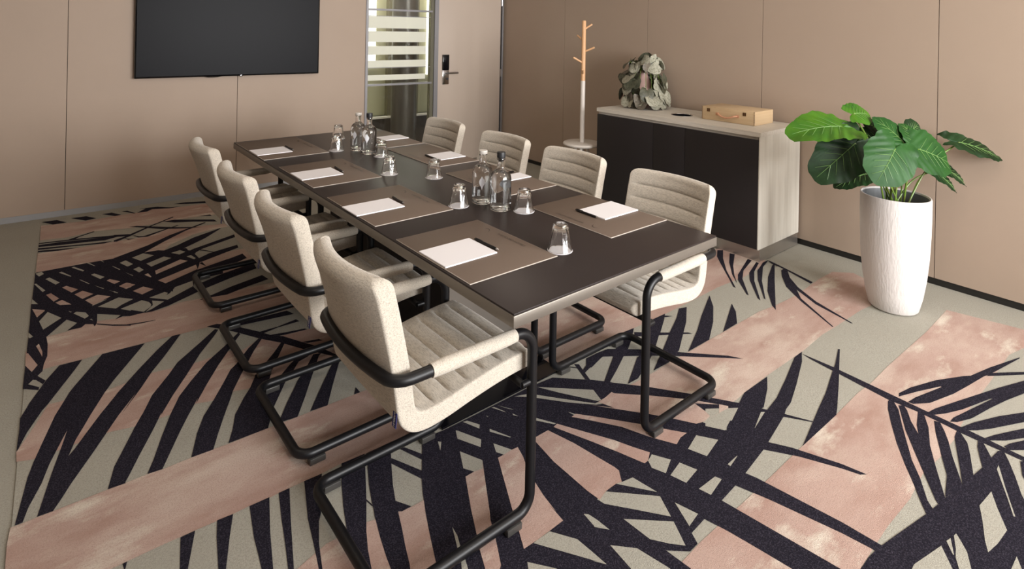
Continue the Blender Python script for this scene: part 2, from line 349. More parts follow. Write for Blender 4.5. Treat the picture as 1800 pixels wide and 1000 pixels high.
RUG=[('P',[0,620,1768,648,1305,1015,0,1000]),
('P',[350,-50,2619,-26,2215,294,350,280]),
('P',[0,-620,2400,-590,2300,-350,0,-370]),
('P',[-40,1550,500,1580,477,1671,104,1967,-40,1960]),
('B',[293,-497,307,-503,844,898]),
('B',[365,-332,674,-219,993,-147,1270,-100,823,-239]),
('B',[396,-252,618,-150,852,-85,1057,-42,733,-167]),
('B',[427,-172,632,-60,855,-2,1051,29,749,-101]),
('B',[427,-172,254,47,110,285,-3,496,228,172]),
('B',[458,-93,330,104,235,317,165,505,330,215]),
('B',[489,-13,328,213,206,460,114,678,323,344]),
('B',[521,67,746,182,985,257,1195,307,866,165]),
('B',[521,67,338,278,200,517,98,732,333,415]),
('B',[552,147,739,243,940,303,1116,342,841,225]),
('B',[583,227,798,343,1027,421,1229,475,914,330]),
('B',[583,227,469,375,388,540,329,688,473,467]),
('B',[614,307,823,429,1048,513,1246,572,939,419]),
('B',[645,387,798,493,965,568,1114,623,888,489]),
('B',[645,387,522,565,430,759,361,930,519,667]),
('B',[676,467,812,564,967,613,1107,638,902,526]),
('B',[676,467,579,627,515,801,471,955,591,718]),
('B',[707,547,868,644,1043,710,1197,756,959,634]),
('B',[707,547,613,690,573,851,557,995,661,781]),
('B',[738,626,896,734,1070,809,1224,862,990,726]),
('B',[738,626,645,778,583,943,540,1089,656,865]),
('B',[769,706,883,806,1020,860,1145,891,969,774]),
('B',[769,706,704,830,672,964,655,1082,729,899]),
('B',[1194,-545,1206,-555,2003,461,2002,462]),
('B',[1304,-418,1584,-415,1859,-451,2094,-497,1697,-480]),
('B',[1304,-418,1177,-180,1092,74,1035,297,1193,-52]),
('B',[1354,-356,1588,-334,1818,-367,2013,-414,1681,-414]),
('B',[1354,-356,1264,-136,1222,95,1203,297,1305,-23]),
('B',[1404,-293,1692,-271,1977,-302,2219,-347,1810,-349]),
('B',[1404,-293,1329,-86,1285,129,1258,316,1348,15]),
('B',[1454,-230,1711,-212,1967,-230,2186,-260,1819,-265]),
('B',[1454,-230,1373,-18,1327,203,1299,395,1395,87]),
('B',[1503,-168,1717,-143,1928,-163,2108,-196,1805,-207]),
('B',[1503,-168,1414,33,1378,246,1366,433,1463,139]),
('B',[1553,-105,1760,-79,1966,-97,2142,-126,1847,-139]),
('B',[1603,-42,1820,-7,2038,-6,2225,-17,1915,-48]),
('B',[1603,-42,1511,188,1466,430,1443,641,1548,305]),
('B',[1653,20,1830,62,2011,72,2167,70,1911,28]),
('B',[1702,83,1920,137,2142,160,2334,168,2020,109]),
('B',[1702,83,1646,286,1629,495,1628,675,1686,381]),
('B',[1752,146,1938,194,2126,193,2288,175,2022,133]),
('B',[1752,146,1684,335,1667,532,1671,703,1739,428]),
('B',[1802,208,1982,272,2168,281,2236,277,2263,256,2069,210]),
('B',[1802,208,1746,397,1745,589,1752,661,1783,636,1810,484]),
('B',[1851,271,2003,335,2142,351,2184,318,2081,288]),
('B',[1851,271,1808,445,1820,607,1877,562,1882,519]),
('B',[1901,334,2041,404,2070,408,2133,359,2119,354]),
('B',[1901,334,1869,507,1869,568,1908,537]),
('B',[1951,396,2044,429,2082,399]),
('B',[1951,396,1907,538,1957,498]),
('B',[2192,-498,2208,-502,2385,159,2381,162]),
('B',[2232,-384,2378,-307,2536,-267,2675,-246,2460,-335]),
('B',[2232,-384,2096,-271,2003,-126,1939,10,2109,-169]),
('B',[2250,-320,2434,-219,2631,-156,2747,-128,2757,-136,2535,-237]),
('B',[2250,-320,2113,-196,2019,-42,1952,101,2124,-94]),
('B',[2268,-256,2406,-150,2564,-85,2659,-58,2670,-67,2498,-173]),
('B',[2268,-256,2137,-131,2050,23,1990,165,2153,-30]),
('B',[2286,-192,2447,-82,2605,-15,2635,-39,2543,-91]),
('B',[2286,-192,2173,-79,2090,54,2029,176,2174,3]),
('B',[2303,-127,2435,-29,2557,22,2589,-3,2519,-45]),
('B',[2303,-127,2185,-19,2092,110,2021,228,2176,61]),
('B',[2321,-63,2212,64,2144,212,2098,347,2232,154]),
('B',[2339,1,2432,86,2459,100,2495,71]),
('B',[2339,1,2240,131,2175,278,2154,342,2192,312,2253,215]),
('B',[2357,65,2431,123,2460,100]),
('B',[2357,65,2241,172,2173,308,2165,333,2280,242]),
('B',[2375,130,2398,149,2406,142]),
('B',[2995,-494,3005,-506,3111,-416,3099,-407]),
('B',[3101,-415,3110,-416,3114,-419]),
('B',[3101,-415,3099,-407,3101,-409]),
('B',[198,908,202,892,1060,1166]),
('B',[303,932,463,837,597,712,703,594,489,747]),
('B',[303,932,310,1088,365,1230,428,1346,392,1131]),
('B',[372,953,511,887,629,791,722,699,536,810]),
('B',[372,953,396,1113,459,1258,527,1377,471,1158]),
('B',[441,974,575,917,681,822,761,728,585,831]),
('B',[441,974,469,1150,541,1308,617,1438,553,1197]),
('B',[510,996,663,937,785,835,880,733,679,841]),
('B',[510,996,528,1140,598,1262,674,1358,619,1165]),
('B',[578,1017,730,970,866,893,978,816,770,900]),
('B',[578,1017,603,1146,659,1262,718,1358,665,1181]),
('B',[647,1038,784,989,903,910,1000,831,814,919]),
('B',[647,1038,667,1151,720,1249,777,1328,730,1175]),
('B',[716,1060,855,1026,980,960,1083,894,892,960]),
('B',[716,1060,734,1187,796,1293,858,1369,862,1366,814,1207]),
('B',[785,1081,884,1052,966,994,1031,936,899,994]),
('B',[785,1081,818,1196,881,1294,910,1328,923,1317,882,1218]),
('B',[853,1102,978,1087,1076,1021,1151,947,988,997]),
('B',[853,1102,870,1202,932,1270,959,1289,983,1270,952,1193]),
('B',[922,1123,1020,1122,1103,1080,1168,1030,1037,1055]),
('B',[922,1123,957,1221,990,1265,1018,1242,1015,1235]),
('B',[994,195,1006,205,411,1008]),
('B',[929,297,944,472,1001,636,1063,772,1018,528]),
('B',[929,297,756,269,582,277,433,296,681,316]),
('B',[882,362,921,568,1008,754,1099,908,1017,624]),
('B',[882,362,694,321,503,322,339,337,610,372]),
('B',[835,426,850,630,916,819,989,977,939,694]),
('B',[835,426,649,382,462,389,301,412,567,447]),
('B',[788,491,795,680,855,856,924,1001,884,739]),
('B',[788,491,609,463,432,477,280,504,534,520]),
('B',[741,556,750,706,802,845,860,959,823,751]),
('B',[694,620,691,774,724,922,766,1047,750,830]),
('B',[694,620,553,597,416,621,301,659,500,665]),
('B',[647,685,624,822,657,950,705,1056,706,866]),
('B',[647,685,495,659,350,690,228,735,441,741]),
('B',[600,750,479,735,364,761,268,797,437,796]),
('B',[553,814,446,809,348,841,267,881,414,867]),
('B',[506,879,470,991,490,1098,527,1189,547,1032]),
('B',[506,879,388,857,278,887,186,929,350,932]),   # EXTRA
('P',[61,5484,321,5419,545,5437,650,5430,760,5475,946,5396,1132,5376,1380,5316,1298,4992,1008,5047,828,5063,570,5048,351,5121,206,5087,52,5120]),
('P',[39,4841,263,4808,439,4806,535,4788,600,4795,762,4877,1154,4743,1215,4666,1060,4673,904,4641,741,4516,679,4411,588,4455,414,4445,268,4454,30,4486]),
('P',[44,4225,332,4148,557,4120,784,4179,1154,4144,1200,4047,1031,3763,767,3840,609,3844,497,3820,236,3880,143,3870,31,3878]),
('P',[-8,3428,22,3526,68,3541,146,3541,220,3587,342,3551,437,3538,521,3520,639,3549,771,3525,1008,3515,1167,3489,1307,3317,1166,3116,1058,3118,881,3140,692,3176,536,3189,424,3198,348,3201,262,3208,189,3207,113,3216,54,3218,-8,3235]),
('P',[-26,2654,22,2782,65,2910,145,2897,253,2878,419,2904,571,2873,727,2885,763,2852,869,2914,955,2873,1075,2856,1231,2814,1247,2584,1086,2538,1000,2542,889,2541,794,2542,706,2537,658,2555,574,2541,517,2564,424,2550,313,2555,236,2577,19,2575,-25,2595]),
('P',[-33,2267,-4,2265,30,2266,67,2264,205,2262,254,2259,313,2259,359,2252,443,2252,514,2249,564,2245,642,2244,699,2242,808,2238,927,2235,1063,2231,1240,2232,1609,2243,2069,2270,2535,2248,3131,2249,3648,2222,4119,2074,3758,1870,3605,1849,3446,1840,3168,1861,2945,1857,2652,1856,2386,1866,2073,1868,1831,1867,1470,1882,1198,1885,1032,1894,928,1896,843,1905,772,1902,715,1906,667,1907,633,1908,606,1906,544,1913,496,1912,393,1919,303,1924,219,1925,167,1925,22,1935,-39,1937,-40,2106,-39,2194]),
('P',[619,1617,682,1634,807,1630,902,1603,944,1595,1146,1593,1182,1590,1285,1589,1374,1586,1447,1585,1522,1584,1573,1588,1673,1585,1791,1577,1895,1585,2028,1571,2162,1567,2281,1570,2417,1566,2591,1565,2717,1563,2850,1561,3073,1559,3218,1538,3443,1524,3777,1539,3966,1534,4058,1443,4018,1357,3680,1203,3538,1220,3213,1232,3102,1240,2874,1232,2549,1241,2338,1241,2270,1237,2034,1245,1733,1273,1562,1260,1436,1255,1219,1261,1124,1261,1027,1261,920,1262,740,1309,514,1488,549,1596]),
('P',[3937,924,4009,587,3766,571,3628,603,3272,607,2953,615,2704,602,2546,608,2399,622,2240,614,2058,622,1835,620,1631,619,1204,949,1456,950,1555,953,1756,949,1982,946,2208,945,2436,940,2496,940,2725,941,2840,932,3047,933,3575,919]),
('B',[66,5584,155,5574,211,5466,129,5467]),
('B',[239,5565,334,5554,392,5453,323,5435]),
('B',[432,5542,497,5544,550,5437,508,5432]),
('B',[560,5540,598,5529,643,5422,630,5422]),
('B',[651,5423,721,5511,675,5532,745,5524,802,5509,879,5435,961,5410,874,5405,759,5458,720,5415]),
('B',[918,5518,1008,5511,1153,5445,1141,5387,1000,5462]),
('B',[47,5065,229,5023,519,4924,553,4889,550,4862,293,4977,45,5045]),
('B',[207,5033,352,5122,358,5109,265,5047,228,4995]),
('B',[45,5021,159,5006,293,4966,494,4904,398,4869,311,4900,157,4938,45,4977]),
('B',[42,4953,156,4912,278,4866,440,4819,393,4802,222,4863,42,4915]),
('B',[42,4898,146,4858,263,4810,145,4821,41,4865]),
('B',[447,4831,511,4870,656,4997,857,5159,860,5138,698,5009,554,4868,462,4792,445,4800]),
('B',[558,5090,611,5077,697,4999,842,4871,992,4771,883,4808,743,4897,612,5040]),
('B',[775,5074,854,5072,1093,4902,1104,4838,960,4938,843,5001]),
('B',[1019,5057,1099,5047,1101,5004]),
('B',[553,4888,595,4818,623,4807,761,4877,851,4923,859,4912,791,4876,638,4776,588,4794]),
('B',[501,4859,526,4811,566,4786,526,4788]),
('B',[458,4954,548,4908,546,4889,453,4899]),
('B',[27,4477,91,4480,269,4475,409,4460,456,4482,579,4461,658,4451,722,4392,808,4389,846,4250,846,4132,820,4029,797,3960,729,3716,591,3619,471,3535,402,3535,374,3556,339,3539,367,3577,274,3662,269,3592,264,3546,253,3520,250,3550,219,3573,202,3545,146,3550,189,3613,149,3684,77,3557,67,3539,71,3457,68,3335,55,3266,50,3203,33,3172,59,3111,51,3088,38,3071,36,3047,-14,3095,-8,3298,14,3222,34,3272,0,3416,-5,3414,1,3586,5,3570,18,3580,1,3641,4,3738,3,3644,10,3998,38,3976,14,4066]),
('B',[415,4465,614,4588,767,4720,1024,4875,1029,4858,873,4753,721,4610,579,4457,494,4398,404,4340]),
('B',[673,4413,776,4477,890,4570,1082,4666,1088,4657,955,4513,810,4398,783,4382,718,4354,677,4293]),
('B',[857,4345,1010,4414,1141,4473,1129,4413,888,4305,829,4246,818,4339]),
('B',[842,4169,939,4206,1097,4247,1090,4189,842,4074,797,4076]),
('B',[827,4385,897,4280,937,4216,942,4195,894,4262,829,4348]),
('B',[805,3955,1005,4030,1083,4062,1086,3969,914,3881,791,3886]),
('B',[610,3854,796,3958,983,4025,950,3886,909,3881,796,3850,742,3808,641,3767,610,3727,584,3810]),
('B',[767,3740,906,3807,1054,3851,1096,3850,1087,3766,928,3713,769,3648,754,3697]),
('B',[791,3886,922,3875,906,3807,781,3810]),
('B',[766,3533,898,3589,1085,3644,1098,3564,970,3534,855,3496,770,3515]),
('B',[471,3533,590,3622,728,3713,737,3631,582,3547,498,3523,464,3529]),
('B',[718,3515,739,3523,733,3511]),
('B',[264,3547,325,3488,396,3434,394,3420,323,3472,266,3533]),
('B',[329,3486,376,3448,441,3428,498,3414,499,3409,439,3416,374,3436,328,3474]),
('B',[6,2961,62,3114,107,3211,188,3206,159,3133,65,2915,46,2878,2,2758,-20,2675,-26,2660,-20,2800,-19,2872,1,2940]),
('B',[261,3204,348,3199,425,3194,282,2942,245,2866,189,2733,166,2673,138,2603,114,2520,133,2550,171,2625,219,2716,287,2833,270,2809,373,2967,463,3096,537,3189,573,3185,476,3011,417,2915,364,2811,280,2662,342,2783,273,2667,182,2489,116,2365,86,2301,67,2265,29,2268,63,2437,77,2501,99,2599,116,2681,100,2633,62,2513,41,2424,8,2327,-5,2268,-23,2269,5,2482,21,2561,44,2654,83,2809,133,2953,148,2986]),
('B',[713,3134,631,3045,516,2926,467,2843,392,2729,343,2613,346,2622,310,2546,301,2524,232,2364,213,2289,206,2262,255,2257,253,2261,272,2300,304,2370,361,2488,404,2584,400,2568,458,2678,528,2796,611,2944,695,3068,726,3119]),
('B',[797,3032,725,2953,617,2848,536,2741,477,2656,427,2547,431,2556,381,2430,341,2320,315,2259,358,2253,386,2311,439,2421,484,2508,533,2596,518,2559,585,2679,653,2793,761,2955,799,3009]),
('B',[857,2915,796,2856,754,2803,719,2757,685,2723,636,2638,586,2555,526,2462,486,2372,445,2252,514,2247,545,2320,585,2409,636,2515,656,2560,713,2659,809,2817,868,2901]),
('B',[933,2816,877,2746,818,2681,762,2621,719,2542,677,2484,624,2399,595,2318,564,2248,700,2242,711,2275,749,2431,790,2487,793,2540,828,2612,859,2663,941,2795]),
('B',[1004,2687,903,2607,831,2535,789,2484,749,2431,699,2337,700,2242,750,2345,844,2488,890,2539,941,2604,987,2619,1022,2644]),
('B',[1014,2622,941,2525,896,2476,803,2346,753,2268,744,2246,809,2238,872,2336,962,2484,997,2539,1028,2592,1047,2610]),
('B',[1086,2529,1044,2485,978,2401,905,2303,859,2240,926,2233,988,2337,1075,2478,1102,2512]),
('B',[1064,2274,1064,2232,1038,2233]),
('B',[687,3185,732,3184,774,3146,814,3082,879,2977,912,2914,957,2864,1011,2756,1058,2670,1096,2558,1088,2541,1001,2679,928,2814,866,2903,804,3013,757,3092]),
('B',[805,3100,1074,3052,1055,3110,792,3132]),
('B',[879,2975,965,2972,1062,2990,1070,2960,962,2963,888,2949]),
('B',[912,2914,983,2892,1066,2872,1072,2857,976,2871,944,2879]),
('B',[1011,2756,1083,2736,1096,2711,1029,2732]),
('B',[213,1923,224,1925,215,1894]),
('B',[355,1919,393,1918,377,1870,352,1796,347,1779,331,1791,346,1872]),
('B',[453,1917,497,1912,469,1835,434,1730,429,1714,414,1726,423,1774,438,1856]),
('B',[545,1912,604,1909,567,1779,536,1649,531,1626,508,1644,517,1723,523,1786]),
('B',[633,1908,667,1907,630,1785,581,1614,575,1595,564,1604,588,1708,608,1803]),
('B',[715,1906,773,1902,709,1746,694,1723,665,1647,643,1565,641,1557,634,1567,651,1648,671,1753]),
('B',[844,1904,926,1898,898,1832,845,1712,792,1601,768,1540,750,1480,740,1460,713,1481,740,1615,775,1730,812,1830]),
('B',[932,1896,1029,1893,1087,1879,1000,1841,977,1794,939,1712,914,1647,914,1647,943,1597,910,1598,901,1606,880,1543,858,1482,840,1426,828,1398,787,1430,792,1447,799,1487,815,1558,836,1636,843,1654,853,1690,877,1760,909,1837]),
('B',[844,1710,850,1675,846,1673,841,1704]),
('B',[1033,1849,1053,1839,1086,1771,1072,1747]),
('B',[991,1821,1046,1704,1027,1672,979,1798]),
('B',[1125,1836,1026,1673,1001,1625,967,1551,938,1481,898,1377,889,1349,1084,1192,1086,1196,1282,1038,1442,907,1455,922,1448,1000,1500,954,1541,955,1559,987,1635,991,1652,921,1666,839,1681,742,1677,728,1791,638,1790,656,1765,836,1743,996,1837,1001,1869,902,1920,701,1934,615,1969,609,1963,717,1925,974,1915,1008,2075,1025,2142,928,2203,808,2223,757,2243,743,2226,817,2167,965,2126,1033,2314,1065,2373,979,2379,979,2334,1070,2366,1080,2426,1088,2570,1130,2768,1194,2854,1233,2779,1233,2572,1178,2408,1139,2303,1126,2294,1144,2308,1143,2438,1193,2524,1237,2336,1241,2253,1219,2180,1328,2150,1373,2048,1511,1939,1639,1949,1632,1889,1699,1766,1815,1653,1826,1370,1825,1212,1827]),
('B',[1916,1829,1930,1814,1884,1703,1870,1718]),
('B',[1848,1651,1883,1616,1857,1613,1841,1584,1817,1580]),
('B',[2133,1818,2261,1714,2377,1596,2539,1432,2573,1374,2443,1492,2519,1421,2344,1578,2245,1659,2143,1732,2062,1790,1957,1762,1938,1777,1991,1826,2065,1826]),
('B',[2019,1819,2050,1824,2069,1790,2000,1778,1902,1752,1907,1770]),
('B',[1877,1837,1908,1799,1906,1792,1875,1829]),
('B',[2387,1866,2299,1873,2125,1869,2155,1826,2221,1836,2167,1796,2095,1755,2014,1709,1926,1658,1939,1639,2038,1682,2140,1730,2209,1759,2291,1803]),
('B',[2595,1830,2518,1853,2456,1819,2315,1712,2259,1696,2185,1686,1992,1583,2058,1581,2220,1640,2323,1686,2460,1760]),
('B',[2642,1859,2539,1862,2436,1804,2336,1735,2362,1715,2463,1758,2582,1822]),
('B',[2646,1791,2752,1847,2801,1831,2657,1738,2556,1686,2394,1602,2272,1572,2159,1575,2331,1650,2519,1737]),
('B',[3032,1833,2925,1744,2771,1651,2595,1566,2419,1569,2630,1655,2780,1726]),
('B',[3040,1699,2971,1636,2857,1565,2719,1564]),
('B',[2357,1839,2438,1771,2501,1723,2549,1687,2571,1670,2579,1649,2536,1678,2475,1716,2413,1753,2322,1811]),
('B',[2623,1848,2654,1815,2607,1837]),
('B',[3700,2183,3733,2159,3598,2080,3432,1958,3246,1791,3251,1810,3517,2055,3597,2125]),
('B',[3718,2101,3730,2070,3542,1975,3413,1895,3309,1817,3403,1903,3567,2018]),
('B',[3725,1974,3722,1944,3520,1892,3398,1832,3216,1694,3218,1708,3361,1841,3431,1881]),
('B',[3722,1912,3719,1893,3560,1841,3429,1772,3209,1620,3221,1642,3420,1797,3519,1853]),
('B',[3823,1879,3676,1843,3467,1743,3242,1607,3250,1620,3461,1766,3592,1837,3750,1881]),
('B',[3805,1829,3531,1695,3165,1510,3202,1549,3357,1653,3556,1749,3750,1819]),
('B',[3565,2171,3657,2216,3677,2201,3598,2168]),
('B',[3816,1877,3804,1831,3776,1748,3703,1542,3671,1541,3740,1704,3792,1855]),
('B',[3721,1746,3776,1748,3744,1715,3654,1659,3556,1565,3452,1419,3350,1189,3343,1194,3414,1404,3518,1557,3421,1488,3228,1237,3222,1242,3383,1471,3508,1614,3634,1700]),
('B',[2836,1223,2839,1080,2843,1081,2836,1056,2820,838,2810,713,2806,625,2806,585,2802,533,2796,476,2791,415,2762,410,2764,468,2764,528,2765,603,2772,666,2778,742,2770,843,2803,1047,2811,1071,2806,1075,2822,1181]),
('B',[3019,1134,3025,1129,2718,1016,2542,954,2500,941,2494,939,2372,941,2208,944,2295,962,2471,999,2605,1025,2806,1075,2868,1089]),
('B',[2858,831,2944,813,3093,762,3229,695,3264,673,3416,635,3640,566,3626,565,3386,613,3355,620,3301,635,3161,660,3038,684,2884,728,2822,769,2818,787,2878,778,3056,730,3058,734,2932,786,2830,823]),
('B',[3364,621,3435,573,3498,528,3506,522,3478,518,3367,593,3316,628]),
('B',[2810,713,2860,703,3024,649,3253,572,3422,509,3303,490,3164,532,3041,563,2903,593,2829,623,2809,642,2851,640,3132,571,3126,576,2943,631,2858,666,2809,693]),
('B',[2807,604,2878,582,3008,528,3131,464,3053,452,2883,532,2833,561,2802,586]),
('B',[2805,530,2850,514,2926,480,2996,447,2926,436,2848,478,2796,520]),
('B',[2804,475,2840,465,2912,432,2841,421,2792,459]),
('B',[2800,842,2774,824,2732,795,2636,754,2446,667,2369,621,2277,576,2251,555,2213,533,2211,562,2258,591,2318,625,2404,677,2503,732,2614,785,2698,822,2755,840]),
('B',[2762,804,2780,790,2754,771,2689,739,2626,697,2682,718,2776,740,2778,742,2782,721,2700,684,2586,649,2482,606,2337,543,2338,542,2288,549,2299,559,2408,621,2488,667,2611,735,2737,792]),
('B',[2766,683,2773,665,2726,639,2669,613,2585,581,2507,547,2450,522,2440,506,2381,535,2338,543,2462,568,2562,609,2688,658]),
('B',[2771,610,2761,595,2716,566,2651,544,2532,509,2440,506,2450,522,2527,545,2623,576,2718,606]),
('B',[2763,544,2764,528,2691,491,2639,485,2599,497,2663,519,2724,538]),
('B',[1934,615,1969,609,2037,596,2212,561,2288,549,2338,542,2380,535,2379,535,2531,510,2606,499,2691,491,2758,483,2767,469,2719,447,2643,417,2555,386,2536,377,2534,375,2197,322,1812,627,1832,619,1892,619]),
('B',[2752,421,2767,409,2644,390,2668,402]),
('g',[28,4462,57,4475,67,4428,44,4401]),
('g',[22,4291,31,4290,70,4153,58,4137]),
('g',[73,4334,91,4349,136,4231,117,4210]),
('g',[136,4399,150,4405,193,4295,188,4290]),
('g',[199,4444,211,4451,257,4351,249,4338]),
('g',[271,4486,293,4454,315,4387,306,4399]),
('g',[345,4466,353,4463,362,4422]),
('g',[284,4251,301,4261,344,4168,322,4148]),
('g',[393,4325,402,4314,429,4232,422,4237]),
('g',[437,4353,471,4378,491,4313,487,4278,467,4265]),
('g',[283,3751,378,3811,430,3753,355,3672]),
('g',[374,3652,422,3674,413,3597]),
('g',[225,4210,232,4204,270,4110,265,4107]),
('g',[288,4068,329,3988,323,3986]),
('g',[346,3950,384,3878,380,3875]),
('g',[41,3742,76,3838,129,3720,56,3630]),
('g',[160,3787,174,3764,167,3762]),
('g',[179,3739,192,3753,228,3715,239,3662,221,3640]),
('g',[240,3615,247,3621,252,3593]),
('g',[437,4356,468,4379,499,4286,471,4262]),
('g',[507,4405,573,4447,623,4368,544,4314]),
('g',[565,4244,670,4308,703,4254,582,4174]),
('g',[491,4195,522,4216,539,4147,512,4121]),
('g',[717,4348,771,4367,795,4315,755,4286]),
('g',[785,4222,812,4232,826,4159,814,4144]),
('g',[835,4243,880,4269,929,4206,842,4147]),
('g',[402,4313,428,4242,422,4239]),
('g',[447,4170,479,4092,475,4089]),
('g',[367,3917,384,3880,379,3878,366,3900]),
('g',[357,3799,380,3811,440,3742,346,3677]),
('g',[377,3654,474,3699,501,3654,507,3616,502,3587,464,3544]),
('g',[472,3538,513,3601,517,3660,566,3611,502,3553]),
('g',[510,3708,589,3737,606,3699,645,3770,741,3803,730,3725,586,3622]),
('g',[814,4395,853,4345,824,4321,813,4334]),
('g',[3,3120,18,3147,28,3137,49,3087,39,3067]),
('g',[259,3779,273,3815,329,3824,302,3804]),
('g',[2269,1135,2282,1125,2156,1102]),
('g',[1903,1068,1968,1069,1967,1067,1903,1057]),
('g',[1726,1069,1817,1065,1824,1044,1735,1030]),
('g',[1945,1220,1988,1155,1880,1135,1858,1198]),
('g',[1776,1178,1796,1120,1715,1110,1701,1163]),
('g',[1550,1817,1587,1803,1615,1789,1690,1693,1782,1581,1798,1580,1812,1558,1779,1573,1701,1651,1601,1773]),
('g',[2091,1277,2193,1233,2061,1164,2029,1244]),
('g',[2097,1276,2171,1197,2056,1167,2018,1227]),
('g',[2109,1284,2220,1205,2128,1180,2046,1244]),
('g',[1667,1807,1842,1646,1818,1581,1802,1584,1716,1719]),
('g',[1460,1817,1497,1753,1483,1771]),
('g',[1433,1821,1461,1761,1460,1771,1444,1815]),
('g',[1388,1795,1391,1782,1387,1788]),
('g',[1477,1741,1485,1714,1473,1730]),
('g',[1353,1726,1389,1642,1384,1643,1344,1714]),
('g',[1522,1683,1573,1593,1564,1593,1519,1658]),
('g',[1657,1612,1673,1582,1663,1583]),
('g',[1295,1820,1312,1816,1337,1768,1323,1751]),
('g',[1247,1798,1253,1790,1294,1700,1269,1670,1227,1757]),
('g',[1198,1699,1236,1615,1209,1570,1183,1590,1162,1625]),
('g',[1163,1790,1172,1780,1145,1745]),
('g',[1002,1453,997,1418,980,1374,971,1377]),
('g',[959,1343,972,1342,961,1313,954,1298,939,1310]),
('g',[1317,1657,1350,1590,1312,1589,1298,1616]),
('g',[1435,1148,1550,1045,1506,973,1475,1006,1441,1052]),
('g',[1332,1113,1386,1057,1408,959,1402,942,1318,1009,1321,1028]),
('g',[1615,1086,1635,1014,1574,1005]),
('g',[1351,1238,1362,1227,1368,1196,1371,1149,1342,1184,1344,1188]),
('g',[1105,1224,1155,1159,1166,1132,1086,1196]),
('g',[1224,1258,1270,1187,1274,1134,1277,1078,1252,1113,1263,1101,1159,1258,1172,1259]),
('g',[1473,1254,1598,1131,1559,1061,1494,1145,1432,1223,1427,1250]),
('g',[1546,1247,1591,1237,1605,1147,1525,1254]),
('g',[1695,1252,1731,1263,1763,1205,1696,1178,1678,1223]),
('g',[2635,465,2664,466,2639,457,2497,409,2494,411]),
('g',[2541,428,2545,425,2490,405,2422,380,2419,384]),
('g',[2386,463,2491,453,2417,423,2335,385,2252,392,2191,403,2235,419,2320,442]),
('g',[1972,528,2108,497,2084,481,2044,455,2032,446,1931,526]),
('g',[2140,492,2162,487,2101,464,2099,466]),
('g',[2181,483,2196,481,2174,464,2144,443,2087,421,2071,415,2046,435,2059,443,2095,459,2128,466]),
('g',[2241,347,2202,330,2188,322,2154,349,2179,348]),
('p',[349,4100,365,4115,409,4042,379,4021]),
('p',[397,3971,439,3997,454,3977,448,3917,423,3911]),
('p',[144,4141,164,4153,213,4061,183,4034]),
('p',[194,3996,232,4024,276,3942,225,3906]),
('p',[235,3878,293,3917,347,3852,266,3786]),
('p',[72,4082,94,4090,127,3986,103,3959]),
('p',[110,3939,139,3957,176,3864,128,3891]),
('p',[14,3923,64,3872,64,3859,33,3798]),
('p',[532,4063,552,4076,561,4006,555,4001]),
('p',[591,4090,743,4192,777,4140,587,4029]),
('p',[583,3928,809,4046,802,3968,611,3857]),
('p',[397,3974,434,4001,472,3940,426,3907]),
('p',[451,3854,504,3885,545,3814,485,3775]),
('p',[377,4031,382,4087,407,4041]),
('p',[29,3464,39,3482,51,3388,50,3339]),
('p',[1647,1582,1673,1585,1719,1529,1841,1371,1867,1331,1927,1249,1885,1249,1845,1237,1798,1322,1758,1423,1693,1519]),
('p',[1551,1584,1574,1589,1680,1393,1706,1329,1733,1273,1695,1252,1675,1252,1645,1342,1608,1441]),
('p',[1798,1580,1844,1581,1892,1589,1894,1576,2000,1475,2116,1351,2177,1264,2104,1331,2096,1280,2084,1248,2038,1243,2001,1256,1952,1334,1904,1402,1762,1582,1822,1514]),
('p',[2179,1265,2198,1236,2187,1229,2046,1244,2130,1236]),
('p',[1447,1585,1522,1584,1551,1473,1578,1306,1578,1286,1546,1247,1525,1254,1474,1254,1432,1243,1427,1294,1428,1357,1429,1456]),
('p',[1286,1590,1312,1589,1350,1590,1375,1587,1359,1538,1336,1491,1322,1451,1301,1370,1289,1298,1291,1337,1283,1260,1224,1259,1172,1259,1124,1261,1158,1329,1187,1392,1223,1464]),
('p',[1183,1590,1214,1582,1235,1613,1191,1539,1125,1427,1107,1399,1081,1341,1040,1263,1020,1248,994,1269,999,1283,1023,1343,1040,1376,1084,1470,1145,1587,1147,1590]),
('b',[805,4049,819,4053,811,3999,797,3964,802,3998]),
('b',[824,4057,844,4066,850,3988,844,3997]),
('b',[589,3743,605,3718,617,3772,640,3754,632,3748,624,3711,618,3739,606,3699,589,3688,600,3710])]
